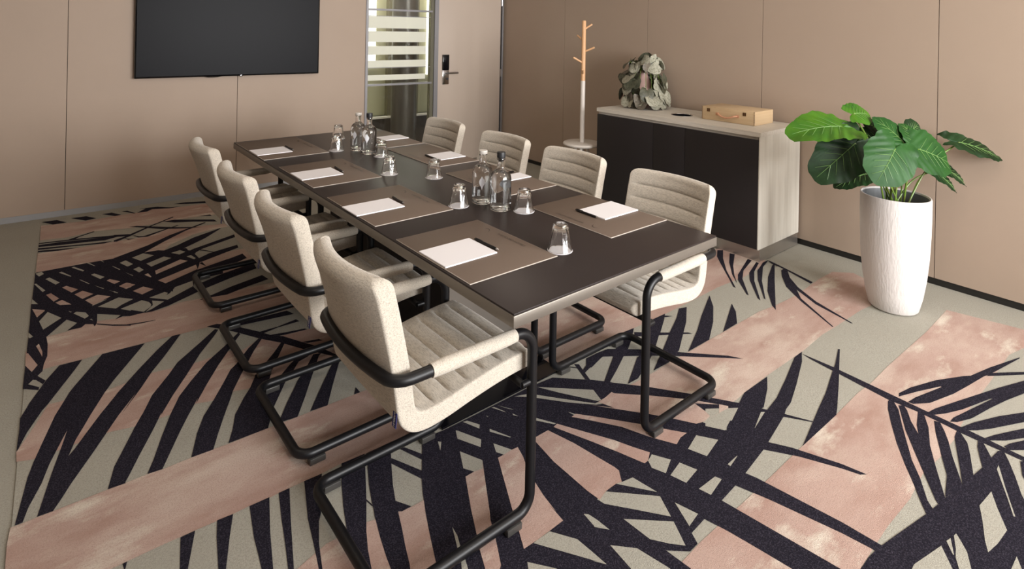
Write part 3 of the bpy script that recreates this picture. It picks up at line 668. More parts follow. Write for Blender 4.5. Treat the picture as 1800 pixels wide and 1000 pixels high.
LEAVES = [([3.473, 1.313, 1.014], [3.194, 1.44, 1.031], [-0.38, -0.27, 0.9], 0.8, 'y'), ([3.636, 1.309, 1.072], [3.736, 1.252, 1.084], [-0.32, -0.52, 0.7], 1.3, 'y'), ([3.525, 1.258, 0.923], [3.287, 1.338, 0.764], [-0.81, -0.5, 0.24], 0.82, 'd'), ([3.478, 1.05, 0.932], [3.334, 1.065, 0.784], [-0.58, -0.69, 0.45], 1.15, 'n'), ([3.744, 1.09, 0.932], [3.681, 1.193, 1.07], [-0.36, -0.81, 0.45], 0.75, 'n'), ([3.772, 1.027, 0.902], [3.928, 0.886, 0.839], [-0.44, -0.67, 0.55], 1.1, 'n'), ([3.788, 1.054, 0.933], [3.81, 1.1, 1.039], [-0.28, -0.8, 0.41], 1.1, 'n'), ([4.07, 0.912, 0.925], [4.236, 0.735, 0.881], [-0.28, -0.48, 0.8], 0.6, 'd'), ([3.663, 1.248, 0.734], [3.48, 1.334, 0.705], [-0.2, -0.22, 0.94], 0.7, 'd'), ([3.957, 1.005, 0.761], [4.019, 0.889, 0.68], [-0.01, -0.77, 0.61], 0.8, 'd'), ([4.042, 0.999, 0.783], [4.123, 0.868, 0.71], [-0.08, -0.71, 0.61], 0.7, 'd'), ([3.773, 1.221, 0.967], [3.741, 1.274, 1.035], [-0.42, -0.82, 0.3], 1.0, 'd'), ([3.734, 1.176, 0.919], [3.615, 1.3, 0.958], [-0.45, -0.53, 0.6], 0.9, 'd'), ([3.936, 1.113, 0.967], [4.016, 1.085, 1.016], [-0.28, -0.8, 0.41], 1.2, 'd')]
# ================================================================== RUG
mats = {'P': 1, 'B': 2, 'g': 0, 'p': 1, 'b': 2}; zz = .00415
rg = MB()
out = [(.080, 5.60), (.045, 4.92), (.022, 4.39), (.0, 3.55), (-.018, 2.78), (-.030, 2.27), (-.045, 1.6), (-.05, -.7), (4.06, -.7), (4.05, 1.0), (4.03, 1.75), (3.72, 1.80), (3.71, 3.4), (3.71, 5.35), (1.15, 5.56)]
n = len(out); rg.add([(x, y, 0.0005) for x, y in out] + [(x, y, .004) for x, y in out], [tuple(range(n, 2 * n))[::-1]] + [(i, (i + 1) % n, n + (i + 1) % n, n + i) for i in range(n)], 0)
for k, d in RUG:
    pts = [Vector((d[i] / 1000, d[i + 1] / 1000, 0)) for i in range(0, len(d), 2)]; zz += .000006
    tr = geometry.tessellate_polygon([pts])
    vs = [(p.x, p.y, zz) for p in pts]; fs = []
    for t in tr:
        a, b, c = (pts[i] for i in t)
        fs.append(t if (b - a).cross(c - a).z > 0 else (t[0], t[2], t[1]))
    rg.add(vs, fs, mats[k])
o = rg.build('rug', [M_carpet, M_pink, M_black])
tag(o, 'large grey carpet rug with blush pink bands and black palm leaves under the table', 'rug')

# ================================================================== TABLE
FZ = .0062
TX0, TX1, TY0, TY1 = 1.0105, 2.0158, 1.1923, 4.046
tb = empty('conference_table', ((TX0 + TX1) / 2, (TY0 + TY1) / 2, 0))
tag(tb, 'long dark brown conference table with taupe metal edge on black base', 'table')
cx, cy = (TX0 + TX1) / 2, (TY0 + TY1) / 2
hx, hy = (TX1 - TX0) / 2, (TY1 - TY0) / 2
MB().box(-hx + .002, hx - .002, -hy + .002, hy - .002, .744, .75, 0, .0012).build('tabletop', M_top, tb)
MB().box(-hx, hx, -hy, hy, .711, .7445, 0, .002).build('edge_frame', M_edge, tb)
MB().box(-.19, .19, 2.0 - cy, 3.20 - cy, .014, .7105, 1).box(-.188, .188, 1.992 - cy, 2.0 - cy, .014, .7105, 0).box(-.188, .188, 3.20 - cy, 3.208 - cy, .014, .7105, 0).build('pedestal', [M_edge, M_blackpanel], tb)
MB().box(-.308, .308, 1.828 - cy, 3.38 - cy, FZ + .0005, .0145, 0, .002).build('base_plate', M_plate, tb)

# ================================================================== CHAIRS
def make_chair():
    root = empty('cantilever_chair')
    HW, DP, AZ, BZ = .246, .492, .590, .0345
    pts = [(0, -HW, AZ), (DP, -HW, AZ), (DP, -HW, BZ), (0, -HW, BZ), (0, HW, BZ), (DP, HW, BZ), (DP, HW, AZ), (0, HW, AZ)]
    pts[0] = (0, -HW, AZ)
    arc = [(-.0078 + .0215 * (s_ / .215) ** 2, s_, AZ) for s_ in [.0235 * k for k in range(8, -9, -1)]]
    base = fillet([(.06, -HW, AZ), (DP, -HW, AZ), (DP, -HW, BZ), (0, -HW, BZ), (0, HW, BZ), (DP, HW, BZ), (DP, HW, AZ), (.06, HW, AZ)], [0, .065, .05, .05, .05, .05, .065, 0], 9)
    base = [Vector((.125, -HW, AZ))] + base[1:-1] + [Vector((.125, HW, AZ))]
    cor = [(.090, .2455), (.066, .2447), (.048, .2412), (.033, .2335), (.0215, .223), (.0135, .2095)]
    loop = [Vector((x, y, AZ)) for x, y in cor] + [Vector(p) for p in arc] + [Vector((x, -y, AZ)) for x, y in cor[::-1]]
    path = base + loop
    m = MB().tube(path, .0158, 16, closed=True)
    m.tube([(.455, -HW, .428), (.455, HW, .428)], .011, 12)
    m.tube([(DP, -HW, .428), (.45, -HW, .428)], .010, 10); m.tube([(DP, HW, .428), (.45, HW, .428)], .010, 10)
    m.tube([(.16, -.12, .402), (.44, -.12, .438)], .008, 10); m.tube([(.16, .12, .402), (.44, .12, .438)], .008, 10)
    m.build('frame', M_blackmet, root)
    for s in (-1, 1):
        for x in (DP - .070, .06):
            MB().box(x - .028, x + .028, s * HW - .016, s * HW + .016, .0, .021, 0, .003).build('glide', M_foot, root)
        a = MB(); pp = [(x, s * HW, AZ) for x in [.125 + .295 * k / 12 for k in range(13)]]
        a.tube(pp, [.0185, .0202] + [.0206] * 9 + [.0202, .0185], 18)
        a.build('arm_pad', M_fabric, root)
    # upholstered shell: one swept form, the back and the seat meeting at the crease
    line = catmull([(-.009, 0, .854), (.014, 0, .767), (.030, 0, .700), (.048, 0, .620), (.062, 0, .541), (.070, 0, .492), (.080, 0, .463), (.103, 0, .443), (.14, 0, .436), (.20, 0, .441), (.28, 0, .455), (.36, 0, .467), (.44, 0, .475), (.522, 0, .478)], .0028)
    S = [0.0]
    for i in range(1, len(line)): S.append(S[-1] + (line[i] - line[i - 1]).length)
    tot = S[-1]; HALF, TH = .2150, .0270
    ki = min(range(len(line)), key=lambda i: (line[i] - Vector((.094, 0, .449))).length)
    def gro(sv):      # quilting grooves across the width
        ds = []
        crease = S[ki] + .012
        for k in range(1, 9): ds.append(abs(sv - (.074 + .060 * (k - 1))) if .074 + .060 * (k - 1) < crease - .03 else 9)
        for k in range(0, 9):
            q = tot - .056 - .060 * k
            ds.append(abs(sv - q) if q > crease + .03 else 9)
        ds.append(abs(sv - crease) * .55)
        d = min(ds); return .0030 * min(1, d / .02) - .0105 * math.exp(-(d / .0036) ** 1.1)
    def ring(i):
        sv = S[i]; p = line[i]
        t = (line[min(i + 1, len(line) - 1)] - line[max(i - 1, 0)]).normalized()
        nrm = Vector((-t.z, 0, t.x)) * 1.0
        if nrm.dot(Vector((1, 0, 1))) < 0: nrm = -nrm
        e0, e1 = sv, tot - sv; rt_ = .026
        wf = HALF; tf = TH
        for e, big in ((e0, .038), (e1, .025)):
            if e < big: wf -= big * (1 - math.sqrt(max(0, 1 - (1 - e / big) ** 2))) * .9
            if e < rt_: tf = min(tf, TH * max(.05, math.sqrt(max(0, 1 - (1 - e / rt_) ** 2))))
        r = min(.0065, tf * .9)
        sec = []
        NB = 26
        for k in range(NB + 1):
            s_ = -wf + r + (2 * (wf - r)) * k / NB
            edge = (HALF - .030) - abs(s_)
            g = gro(sv) * max(0, min(1, edge / .014)) if tf > TH * .8 else 0
            seam = -.0028 * math.exp(-((abs(s_) - (HALF - .028)) / .0032) ** 2)
            crown = .004 * (1 - (s_ / wf) ** 2)
            sec.append((s_, tf + g + seam + crown))
        for k in range(1, 6):
            a = PI / 2 * k / 6; sec.append((wf - r + r * math.sin(a), tf - r + r * math.cos(a)))
        for k in range(0, 5): sec.append((wf, (tf - r) * (1 - 2 * k / 4)))
        for k in range(1, 6):
            a = PI / 2 * k / 6; sec.append((wf - r + r * math.cos(a), -tf + r - r * math.sin(a)))
        for k in range(15): sec.append((wf - r - 2 * (wf - r) * k / 14, -tf))
        for k in range(1, 6):
            a = PI / 2 * k / 6; sec.append((-wf + r - r * math.sin(a), -tf + r - r * math.cos(a)))
        for k in range(0, 5): sec.append((-wf, (-tf + r) * (1 - 2 * k / 4)))
        for k in range(1, 6):
            a = PI / 2 * k / 6; sec.append((-wf + r - r * math.cos(a), tf - r + r * math.sin(a)))
        bow = .050 * max(0, min(1, (p.z - .44) / .38)) if p.x < .1 else 0
        return [Vector((p.x + .004 * bow / .05 - bow * (1 - (s_ / HALF) ** 2), s_, p.z)) + nrm * h for s_, h in sec]
    def sweep(i0, i1, name):
        vs = []; n = 0
        for i in range(i0, i1 + 1):
            rg_ = ring(i); n = len(rg_); vs += rg_
        fs = []; c = i1 - i0 + 1
        for i in range(c - 1):
            for k in range(n): fs.append((i * n + k, i * n + (k + 1) % n, (i + 1) * n + (k + 1) % n, (i + 1) * n + k))
        fs += [tuple(range(n))[::-1], tuple((c - 1) * n + k for k in range(n))]
        b = MB().add(vs, fs, 0, True); o = b.build(name, M_fabric, root, auto=False)
        bm = bmesh.new(); bm.from_mesh(o.data); bmesh.ops.recalc_face_normals(bm, faces=bm.faces); bm.to_mesh(o.data); bm.free()
        o.data.set_sharp_from_angle(angle=math.radians(50)); return o
    bk = sweep(0, ki + 5, 'backrest'); sweep(ki + 5, len(line) - 1, 'seat')
    M = Matrix.Translation((.036, -.2105, .468)) @ Euler((0, math.radians(-98), 0)).to_matrix().to_4x4()
    tg = MB()
    # woven tag sewn in the rear right-hand seam
    T = Matrix.Translation((.0425, -.2035, .470)) @ Matrix.Rotation(math.radians(5), 4, 'Y')
    tg.box(-.0020, -.0006, -.0105, .0105, -.019, .019, 0, 0, T)
    v, f = text_geo('LABEL51', .0098)
    T2 = T @ Matrix.Translation((-.0023, .0005, 0)) @ Matrix(((0, 0, -1, 0), (0, -1, 0, 0), (-1, 0, 0, 0), (0, 0, 0, 1)))
    T2 = T @ Matrix.Translation((-.0023, .0005, 0)) @ Matrix(((0, 0, -1, 0), (0, 1, 0, 0), (1, 0, 0, 0), (0, 0, 0, 1))) @ Matrix.Rotation(PI, 4, 'Z')
    tg.add(v, f, 1, False, T2)
    t = tg.build('care_tag', [M_navy, M_white], bk)
    return root
CH = [  # x of the rear bar, y, heading, label
    (.713, 1.576, 0, 'oatmeal cantilever armchair nearest the camera on the left side of the table'),
    (.720, 2.215, 0, 'oatmeal cantilever armchair on the left side, directly behind the nearest left one'),
    (.728, 2.840, 0, 'oatmeal cantilever armchair on the left side, third from the camera'),
    (.742, 3.550, 0, 'oatmeal cantilever armchair on the left side, closest to the television wall'),
    (2.252, 1.566, PI, 'oatmeal armchair nearest the camera on the right side of the table'),
    (2.272, 2.200, PI, 'oatmeal armchair on the right side, second from the front, before the sideboard doors'),
    (2.272, 2.795, PI, 'oatmeal armchair on the right side, third from the front, left of the coat stand'),
    (2.272, 3.475, PI, 'oatmeal armchair on the right side, farthest away before the glass partition')]
ch0 = make_chair()
for i, (x, y, a, lb) in enumerate(CH):
    c = ch0 if i == 0 else copy_tree(ch0)
    c.location = (x, y, FZ + .001 if i != 0 else FZ + .001); c.rotation_euler = (0, 0, a)
    tag(c, lb, 'chair', 'cantilever armchairs around the conference table')

# ================================================================== ON THE TABLE
TZ = .7502
side = ['first', 'second', 'third', 'fourth']
PADS = [(1.020, 1.385, 1.410, 1.872, 0), (1.022, 1.383, 2.042, 2.515, 0), (1.030, 1.385, 2.702, 3.205, 0), (1.014, 1.395, 3.412, 4.000, 0),
        (1.665, 2.009, 1.414, 1.872, PI), (1.690, 2.006, 2.060, 2.574, PI), (1.722, 2.012, 2.715, 3.290, PI), (1.745, 2.010, 3.330, 3.900, PI)]
PPR = [(1.024, 1.233, 1.550, 1.716), (1.014, 1.231, 2.187, 2.334), (1.030, 1.243, 2.851, 3.020), (1.015, 1.217, 3.535, 3.706),
       (1.798, 2.009, 1.560, 1.711), (1.862, 2.006, 2.249, 2.345), (1.828, 2.002, 2.836, 2.998), (1.828, 2.010, 3.532, 3.670)]
PENS = [((1.247, 1.557), (1.243, 1.694)), ((1.246, 2.215), (1.248, 2.330)), ((1.256, 2.877), (1.262, 3.010)), ((1.230, 3.555), (1.226, 3.700)),
        ((1.785, 1.582), (1.787, 1.716)), ((1.905, 2.362), (1.990, 2.372)), ((1.812, 2.847), (1.813, 2.990))]
wh = ['nearest the camera on the left side', 'second from the camera on the left side', 'third from the camera on the left side', 'farthest on the left side',
      'nearest the camera on the right side', 'second from the camera on the right side', 'third from the camera on the right side', 'farthest on the right side']
for (x0, x1, y0, y1, a), ww in zip(PADS, wh):
    r = empty('desk_pad', ((x0 + x1) / 2, (y0 + y1) / 2, TZ), a)
    tag(r, 'taupe leather desk pad ' + ww + ' of the table', 'desk pad', 'desk pads on the conference table')
    hx, hy = (x1 - x0) / 2, (y1 - y0) / 2
    MB().box(-hx, hx, -hy, hy, 0, .0028, 1, .0008).box(-hx + .002, hx - .002, -hy + .002, hy - .002, .0022, .0034, 0, .0004).build('pad', [M_mat, M_matedge], r)
    v, f = text_geo('WESTCORD HOTELS', .0165)
    M = Matrix.Translation((hx - .035, -hy * .10, .0036)) @ Matrix.Rotation(-PI / 2, 4, 'Z')
    MB().add(v, f, 0, False, M).build('printed_lettering', M_print, r)
    t = MB().tube([(hx - .052, hy * .40, .0034), (hx - .036, hy * .44, .0034), (hx - .030, hy * .50, .0034), (hx - .036, hy * .56, .0034)], [.0004, .0012, .0012, .0004], 6)
    t.build('printed_mark', M_print, r)
for (x0, x1, y0, y1), ww in zip(PPR, wh):
    o = MB().box((x0 - x1) / 2, (x1 - x0) / 2, (y0 - y1) / 2, (y1 - y0) / 2, 0, .004, 0).build('notepad', M_paper)
    o.location = ((x0 + x1) / 2, (y0 + y1) / 2, TZ + .0036)
    tag(o, 'blank white notepad on the desk pad ' + ww, 'notepad', 'white notepads on the desk pads')
def make_pen(L):
    r = empty('pen')
    MB().tube([(0, -L / 2, .005), (0, -L / 2 + .012, .005), (0, L / 2 - .014, .005)], [.0028, .0048, .0048], 12).build('barrel', M_pen, r)
    MB().tube([(0, L / 2 - .014, .005), (0, L / 2 - .004, .005), (0, L / 2, .005)], [.0044, .0016, .0008], 10).build('tip', M_chrome, r)
    MB().box(-.0014, .0014, -L / 2 + .004, -L / 2 + .042, .0098, .0112).build('clip', M_pen, r)
    return r
for (a, b), ww in zip(PENS, wh):
    a = Vector(a); b = Vector(b); p = make_pen((b - a).length)
    p.location = ((a.x + b.x) / 2, (a.y + b.y) / 2, TZ + .0037); d = b - a; p.rotation_euler = (0, 0, math.atan2(-d.x, d.y) + PI)
    tag(p, 'black ballpoint pen beside the white notepad ' + ww, 'pen', 'black pens beside the notepads')

# tumblers, turned upside down, thick faceted glass
def make_tumbler():
    NF = 9; H = .096
    def facet(r, z, a):
        if .016 < z < .083:
            k = (a % (2 * PI / NF)) - PI / NF
            q = r * math.cos(PI / NF) / math.cos(k); f = min(1, (z - .016) / .008, (.083 - z) / .006)
            return r * (1 - f) + (q * .985 + r * .018) * f
        return r
    prof = [(.0, .078), (.017, .0775), (.0205, .075), (.0236, .070), (.0270, .058), (.0316, .040), (.0362, .018), (.0386, .002), (.0396, 0.0), (.0422, .0003), (.0430, .0018), (.0420, .005), (.0410, .010), (.0396, .018), (.0364, .036), (.0326, .056), (.0296, .072), (.0281, .080), (.0273, .0855), (.0262, .0895), (.0240, .0915), (.018, .0915), (.014, .0895), (.0, .0890)]
    o = MB().lathe(prof, 72, rad=facet).build('tumbler', M_glass, merge=True)
    o.data.set_sharp_from_angle(angle=math.radians(30)); return o
GL = [((1.432, 1.447), 'upside-down faceted glass nearest the camera, beside the front left desk pad'),
      ((1.614, 1.852), 'upside-down glass just right of the near pair of bottles'),
      ((1.432, 2.074), 'upside-down glass just left of the near pair of bottles'),
      ((1.598, 2.542), 'upside-down glass alone midway between the two pairs of bottles'),
      ((1.446, 2.738), 'upside-down glass at the inner corner of the third left desk pad'),
      ((1.604, 3.140), 'upside-down glass touching the right of the far dark-stoppered bottle'),
      ((1.452, 3.440), 'upside-down glass left of the far bottles, nearer of two'),
      ((1.615, 3.800), 'upside-down glass farthest from the camera')]
t0 = make_tumbler()
k0 = MB().lathe([(0, 0), (.0445, 0), (.0445, .0012), (0, .0012)], 48).build('coaster', M_paper)
for i, (p, lb) in enumerate(GL):
    o = t0 if i == 0 else t0.copy()
    if i: COL.objects.link(o)
    o.location = (p[0], p[1], TZ + .0002); o.rotation_euler = (0, 0, i * .37)
    tag(o, lb, 'glass', 'upturned glasses on the table')
    o.location.z = TZ + .0016
    c = k0 if i == 0 else k0.copy()
    if i: COL.objects.link(c)
    c.location = (p[0], p[1], TZ + .0002)
    tag(c, 'round white paper coaster under the ' + ('glass alone between the pairs of bottles' if i == 3 else 'glass at the third left desk pad' if i == 4 else lb.replace('upside-down ', '').split(',')[0]), 'coaster', 'white coasters under the glasses')
# water bottles
def make_bottle(dark):
    r = empty('water_bottle')
    body = [(0, 0), (.030, 0), (.0415, .0015), (.0455, .006), (.0462, .012), (.0455, .018), (.0455, .124), (.0450, .136), (.0425, .148), (.0375, .158), (.0300, .166), (.0220, .1715), (.0175, .177), (.0162, .184), (.0160, .205), (.0162, .2115), (.0180, .213), (.0180, .2205), (.0170, .222),
            (.0120, .222), (.0118, .186), (.0130, .179), (.0185, .1695), (.0270, .1615), (.0345, .153), (.0388, .144), (.0408, .134), (.0412, .122), (.0412, .022), (.038, .016), (.022, .013), (0, .0125)]
    b = MB().lathe(body, 64).build('glass_body', M_glass, r, merge=True)
    wt = [(0, .0122), (.022, .0127), (.0382, .0157), (.0414, .0218), (.0414, .122), (.0410, .134), (.0390, .144), (.0347, .153), (.0272, .1612), (0, .1612)]
    MB().lathe(wt, 64).build('water', M_water, r, merge=True)
    if dark:
        MB().lathe([(0, .206), (.0112, .206), (.0118, .2222), (.0178, .2224), (.0184, .226), (.0184, .242), (.0174, .2455), (0, .2455)], 32).build('stopper', M_stopper, r)
    else:
        MB().lathe([(.0184, .2165), (.0192, .2175), (.0194, .230), (.0184, .2325), (0, .2328)], 32).build('cap', M_cap, r)
    # leaf shaped decal on the shoulder of the body
    vs = []; fs = []; N = 24; a0 = math.radians(-130 if not dark else 38)
    prof = [(0, .030), (.004, .022), (.010, .014), (.013, .006), (.0125, -.002), (.009, -.009), (.004, -.017), (.0015, -.024), (0, -.032)]
    for (hw, dz) in prof:
        for k in range(7):
            u = (-1 + 2 * k / 6) * hw; a = a0 + u / .0458
            vs.append((.04585 * math.cos(a), .04585 * math.sin(a), .098 + dz))
    for i in range(len(prof) - 1):
        for k in range(6): fs.append((i * 7 + k, i * 7 + k + 1, (i + 1) * 7 + k + 1, (i + 1) * 7 + k))
    MB().add(vs, fs, 0, True).build('leaf_emblem', M_white, r)
    return r
bd, bl = make_bottle(True), make_bottle(False)
BT = [(bd, (1.546, 1.928), 'clear water bottle with black stopper in the near pair, in front'), (bl, (1.542, 2.052), 'clear water bottle with pale cap in the near pair, behind'),
      (None, (1.574, 3.245), 'clear water bottle with black stopper in the far pair near the partition'), (None, (1.563, 3.375), 'clear water bottle with pale cap in the far pair near the partition')]
for i, (b, p, lb) in enumerate(BT):
    c = b or copy_tree(bd if i == 2 else bl)
    c.location = (p[0], p[1], TZ + .0002)
    if i >= 2: c.rotation_euler = (0, 0, math.radians(190 if i == 2 else -12))
    tag(c, lb, 'bottle', 'water bottles on the table')

# ================================================================== TELEVISION
tv = empty('television'); back(tv)
tag(tv, 'large black flat screen television mounted on the taupe wall', 'television')
u0, u1, z0, z1 = .640, 2.141, 1.055, 1.915
M_ = MB().box(u0, u1, -.062, -.012, z0, z1, 0, .004); M_.build('bezel', M_tvframe, tv)
MB().box(u0 + .012, u1 - .012, -.0640, -.0615, z0 + .014, z1 - .012).build('screen', M_tv, tv)
MB().tube([(u0 + .50, -.045, z0 + .004), (u0 + .54, -.047, z0 - .004), (u0 + .58, -.047, z0 - .0055), (u0 + .62, -.047, z0 - .004), (u0 + .67, -.045, z0 + .004)], .003, 8).build('logo_bar', M_tvframe, tv)
MB().box(u0 + .795, u0 + .817, -.066, -.058, z0 - .006, z0 + .002, 0, .001).box(u0 + .799, u0 + .813, -.0668, -.0655, z0 + .004, z0 + .009, 1).build('infrared_sensor', [M_tvframe, M_chrome], tv)
MB().box(u0 + .4, u1 - .4, -.0125, -.0005, z0 + .2, z1 - .2).build('wall_bracket', M_blackpanel, tv)

# ================================================================== SIDEBOARD
sb = empty('sideboard', (3.985, 2.604, 0))
tag(sb, 'dark fronted sideboard with pale wood top and steel plinth against the right wall', 'sideboard')
ox, oy = 3.985, 2.604
def sbx(name, m, x0, x1, y0, y1, z0, z1, bev=.001):
    return MB().box(x0 - ox, x1 - ox, y0 - oy, y1 - oy, z0, z1, 0, bev).build(name, m, sb)
CX0, CX1, CY0, CY1 = 3.700, 4.284, 1.892, 3.320
# worktop with a round cut-out for the steel waste ring
HX, HY, HR = 3.953, 2.660, .078
def top_with_hole():
    m = MB(); N = 48
    xs0, xs1, ys0, ys1 = CX0 - .004 - ox, CX1 - ox, CY0 - .004 - oy, CY1 + .004 - oy
    hx, hy = HX - ox, HY - oy
    circ = [(hx + HR * math.cos(2 * PI * k / N), hy + HR * math.sin(2 * PI * k / N)) for k in range(N)]
    rect = [(xs0, ys0), (xs1, ys0), (xs1, ys1), (xs0, ys1)]
    P = [[Vector((x, y, 0)) for x, y in rect], [Vector((x, y, 0)) for x, y in circ[::-1]]]
    tr = geometry.tessellate_polygon(P); flat = [p for l in P for p in l]; n = len(flat)
    for z in (.838, .868): m.add([(p.x, p.y, z) for p in flat], [t if ((flat[t[1]] - flat[t[0]]).cross(flat[t[2]] - flat[t[0]]).z > 0) == (z > .85) else (t[0], t[2], t[1]) for t in tr], 0)
    for l, s in ((rect, 1), (circ, -1)):
        k = len(l); vs = [(x, y, .838) for x, y in l] + [(x, y, .868) for x, y in l]
        m.add(vs, [((i, (i + 1) % k, k + (i + 1) % k, k + i) if s > 0 else (i, k + i, k + (i + 1) % k, (i + 1) % k)) for i in range(k)], 0)
    return m
top_with_hole().build('worktop', M_oak, sb)
carc = MB()
carc.box(CX0 + .022 - ox, CX1 - ox, CY0 - oy, CY0 + .02 - oy, .092, .8375, 1); carc.box(CX0 + .022 - ox, CX1 - ox, CY1 - .02 - oy, CY1 - oy, .092, .8375, 1)
carc.box(CX0 - .0 - ox, CX0 + .022 - ox, CY0 - oy, CY0 + .006 - oy, .092, .8375, 1)
carc.box(CX0 + .03 - ox, CX1 - ox, CY0 + .02 - oy, CY1 - .02 - oy, .092, .11, 0); carc.box(CX1 - .012 - ox, CX1 - ox, CY0 + .02 - oy, CY1 - .02 - oy, .11, .8375, 0)
carc.box(CX0 + .018 - ox, CX0 + .034 - ox, CY0 + .02 - oy, CY1 - .02 - oy, .78, .8375, 0)
carc.build('carcass', [M_oak, M_oakend], sb)
for a, b in ((CY0 + .007, 2.461), (2.464, 2.744), (2.747, CY1)): sbx('cabinet_door', M_door, CX0, CX0 + .0175, a, b, .094, .8155)
MB().box(3.735 - ox, CX1 - ox, CY0 + .005 - oy, CY1 - oy, .0045, .0915, 0, 0).build('plinth', M_mirror, sb)
ring = MB(); Mx = Matrix.Translation((HX - ox, HY - oy, 0))
ring.lathe([(HR - .0015, .8662), (HR - .0005, .8685), (HR + .006, .8705), (HR + .006, .8685), (HR + .0005, .8684)], 48, 0, Mx, close=True)
ring.lathe([(0, .700), (HR - .004, .700), (HR - .001, .866), (HR - .0045, .866), (HR - .006, .702), (0, .702)], 48, 1, Mx)  # chrome tube inside coloured black, standing in for the dark it reflects
ring.build('waste_chute', [M_chrome, M_plate], sb)

# wooden case on the sideboard
cs = empty('wooden_case', (4.062, 2.258, .8685)); cs.rotation_euler = (0, 0, .012)
tag(cs, 'pale plywood carrying case with leather handle lying on the sideboard', 'case')
hx, hy, H = .138, .207, .098
MB().box(-hx, hx, -hy, hy, 0, H, 0, .0025).build('case_body', M_beech, cs)
fj = MB()
for k in range(11):
    z = .006 + k * .0086
    fj.box(-hx - .0006, -hx + .004, -hy - .0006, -hy + .007, z, z + .0040)
    fj.box(-hx - .0006, -hx + .004, hy - .007, hy + .0006, z, z + .0040)
fj.build('finger_joints', M_beechdk, cs)
hp = [Vector((-hx - .001, .075, .052)), Vector((-hx - .020, .060, .050)), Vector((-hx - .026, .02, .036)), Vector((-hx - .026, -.02, .036)), Vector((-hx - .020, -.060, .050)), Vector((-hx - .001, -.075, .052))]
MB().tube(catmull(hp, .008), .0062, 10).box(-hx - .004, -hx, .066, .092, .042, .062, 0, .001).box(-hx - .004, -hx, -.092, -.066, .042, .062, 0, .001).build('handle', M_leather, cs)
for y in (.152, -.132): MB().box(-hx - .004, -hx + .0005, y - .012, y + .012, .062, .086, 0, .001).box(-hx - .0046, -hx - .0038, y - .007, y + .007, .067, .081, 1).build('latch', [M_brass, M_beechdk], cs)

# trailing plant in a blush vase on the sideboard
def blade(L, Wd, cup=.18, droop=.35, rip=0.0, nr=5, na=20, wave=0.0, seed=0, corr=0.0):
    """leaf in local axes: attachment at the origin, +x towards the tip, +z the upper face"""
    rnd = random.Random(seed); vs = [(0, 0, 0)]; fs = []; ph = rnd.random() * 6
    for j in range(1, nr + 1):
        q = j / nr
        for k in range(na):
            a = -PI + 2 * PI * (k + .5) / na; c = math.cos(a); s_ = math.sin(a)
            # outline
            base = (.47 + .30 * c + .23 * max(0, c) ** 6 ) if c > 0 else (.47 + .03 * abs(c) - .40 * max(0, (abs(c) - .80) / .20) ** 1.6)
            rr = L * base * (1 + (.022 * math.sin(13 * a + ph) if corr else 0)); x = rr * c * q; y = rr * s_ * q * Wd * 1.25
            z = cup * abs(y) - droop * (x * abs(x)) / L * (1 if x > 0 else -.9) - droop * .55 * y * y / L
            z += wave * math.sin(3 * a + ph) * q * q * L + wave * .5 * math.sin(9 * a + ph) * q ** 4 * L
            z += corr * math.sin(22 * (abs(y) * .75 - x * .9) / L * 1.6) * min(1, abs(y) / (L * .06)) * (.4 + .6 * q)
            vs.append((x, y, z))
    for k in range(na): fs.append((0, 1 + k, 1 + (k + 1) % na))
    for j in range(nr - 1):
        for k in range(na):
            a0 = 1 + j * na; fs.append((a0 + k, a0 + na + k, a0 + na + (k + 1) % na, a0 + (k + 1) % na))
    return vs, fs
def frame_from(att, tip, nrm):
    x = (tip - att).normalized(); z = (nrm - x * nrm.dot(x)).normalized(); y = z.cross(x)
    return Matrix(((x.x, y.x, z.x, att.x), (x.y, y.y, z.y, att.y), (x.z, y.z, z.z, att.z), (0, 0, 0, 1)))
tp = empty('trailing_plant', (4.075, 3.135, .8682))
tag(tp, 'bushy silver green trailing plant in a blush vase on the far end of the sideboard', 'plant')
MB().lathe([(0, 0), (.052, 0), (.066, .02), (.076, .08), (.078, .14), (.070, .20), (.050, .25), (.038, .275), (.036, .300), (.040, .315), (.036, .315), (.031, .30), (.032, .27), (0, .26)], 32).build('vase', M_blush, tp)
rnd = random.Random(3)
VIEW = Vector((-.637, -.771, 0))
lf = 0
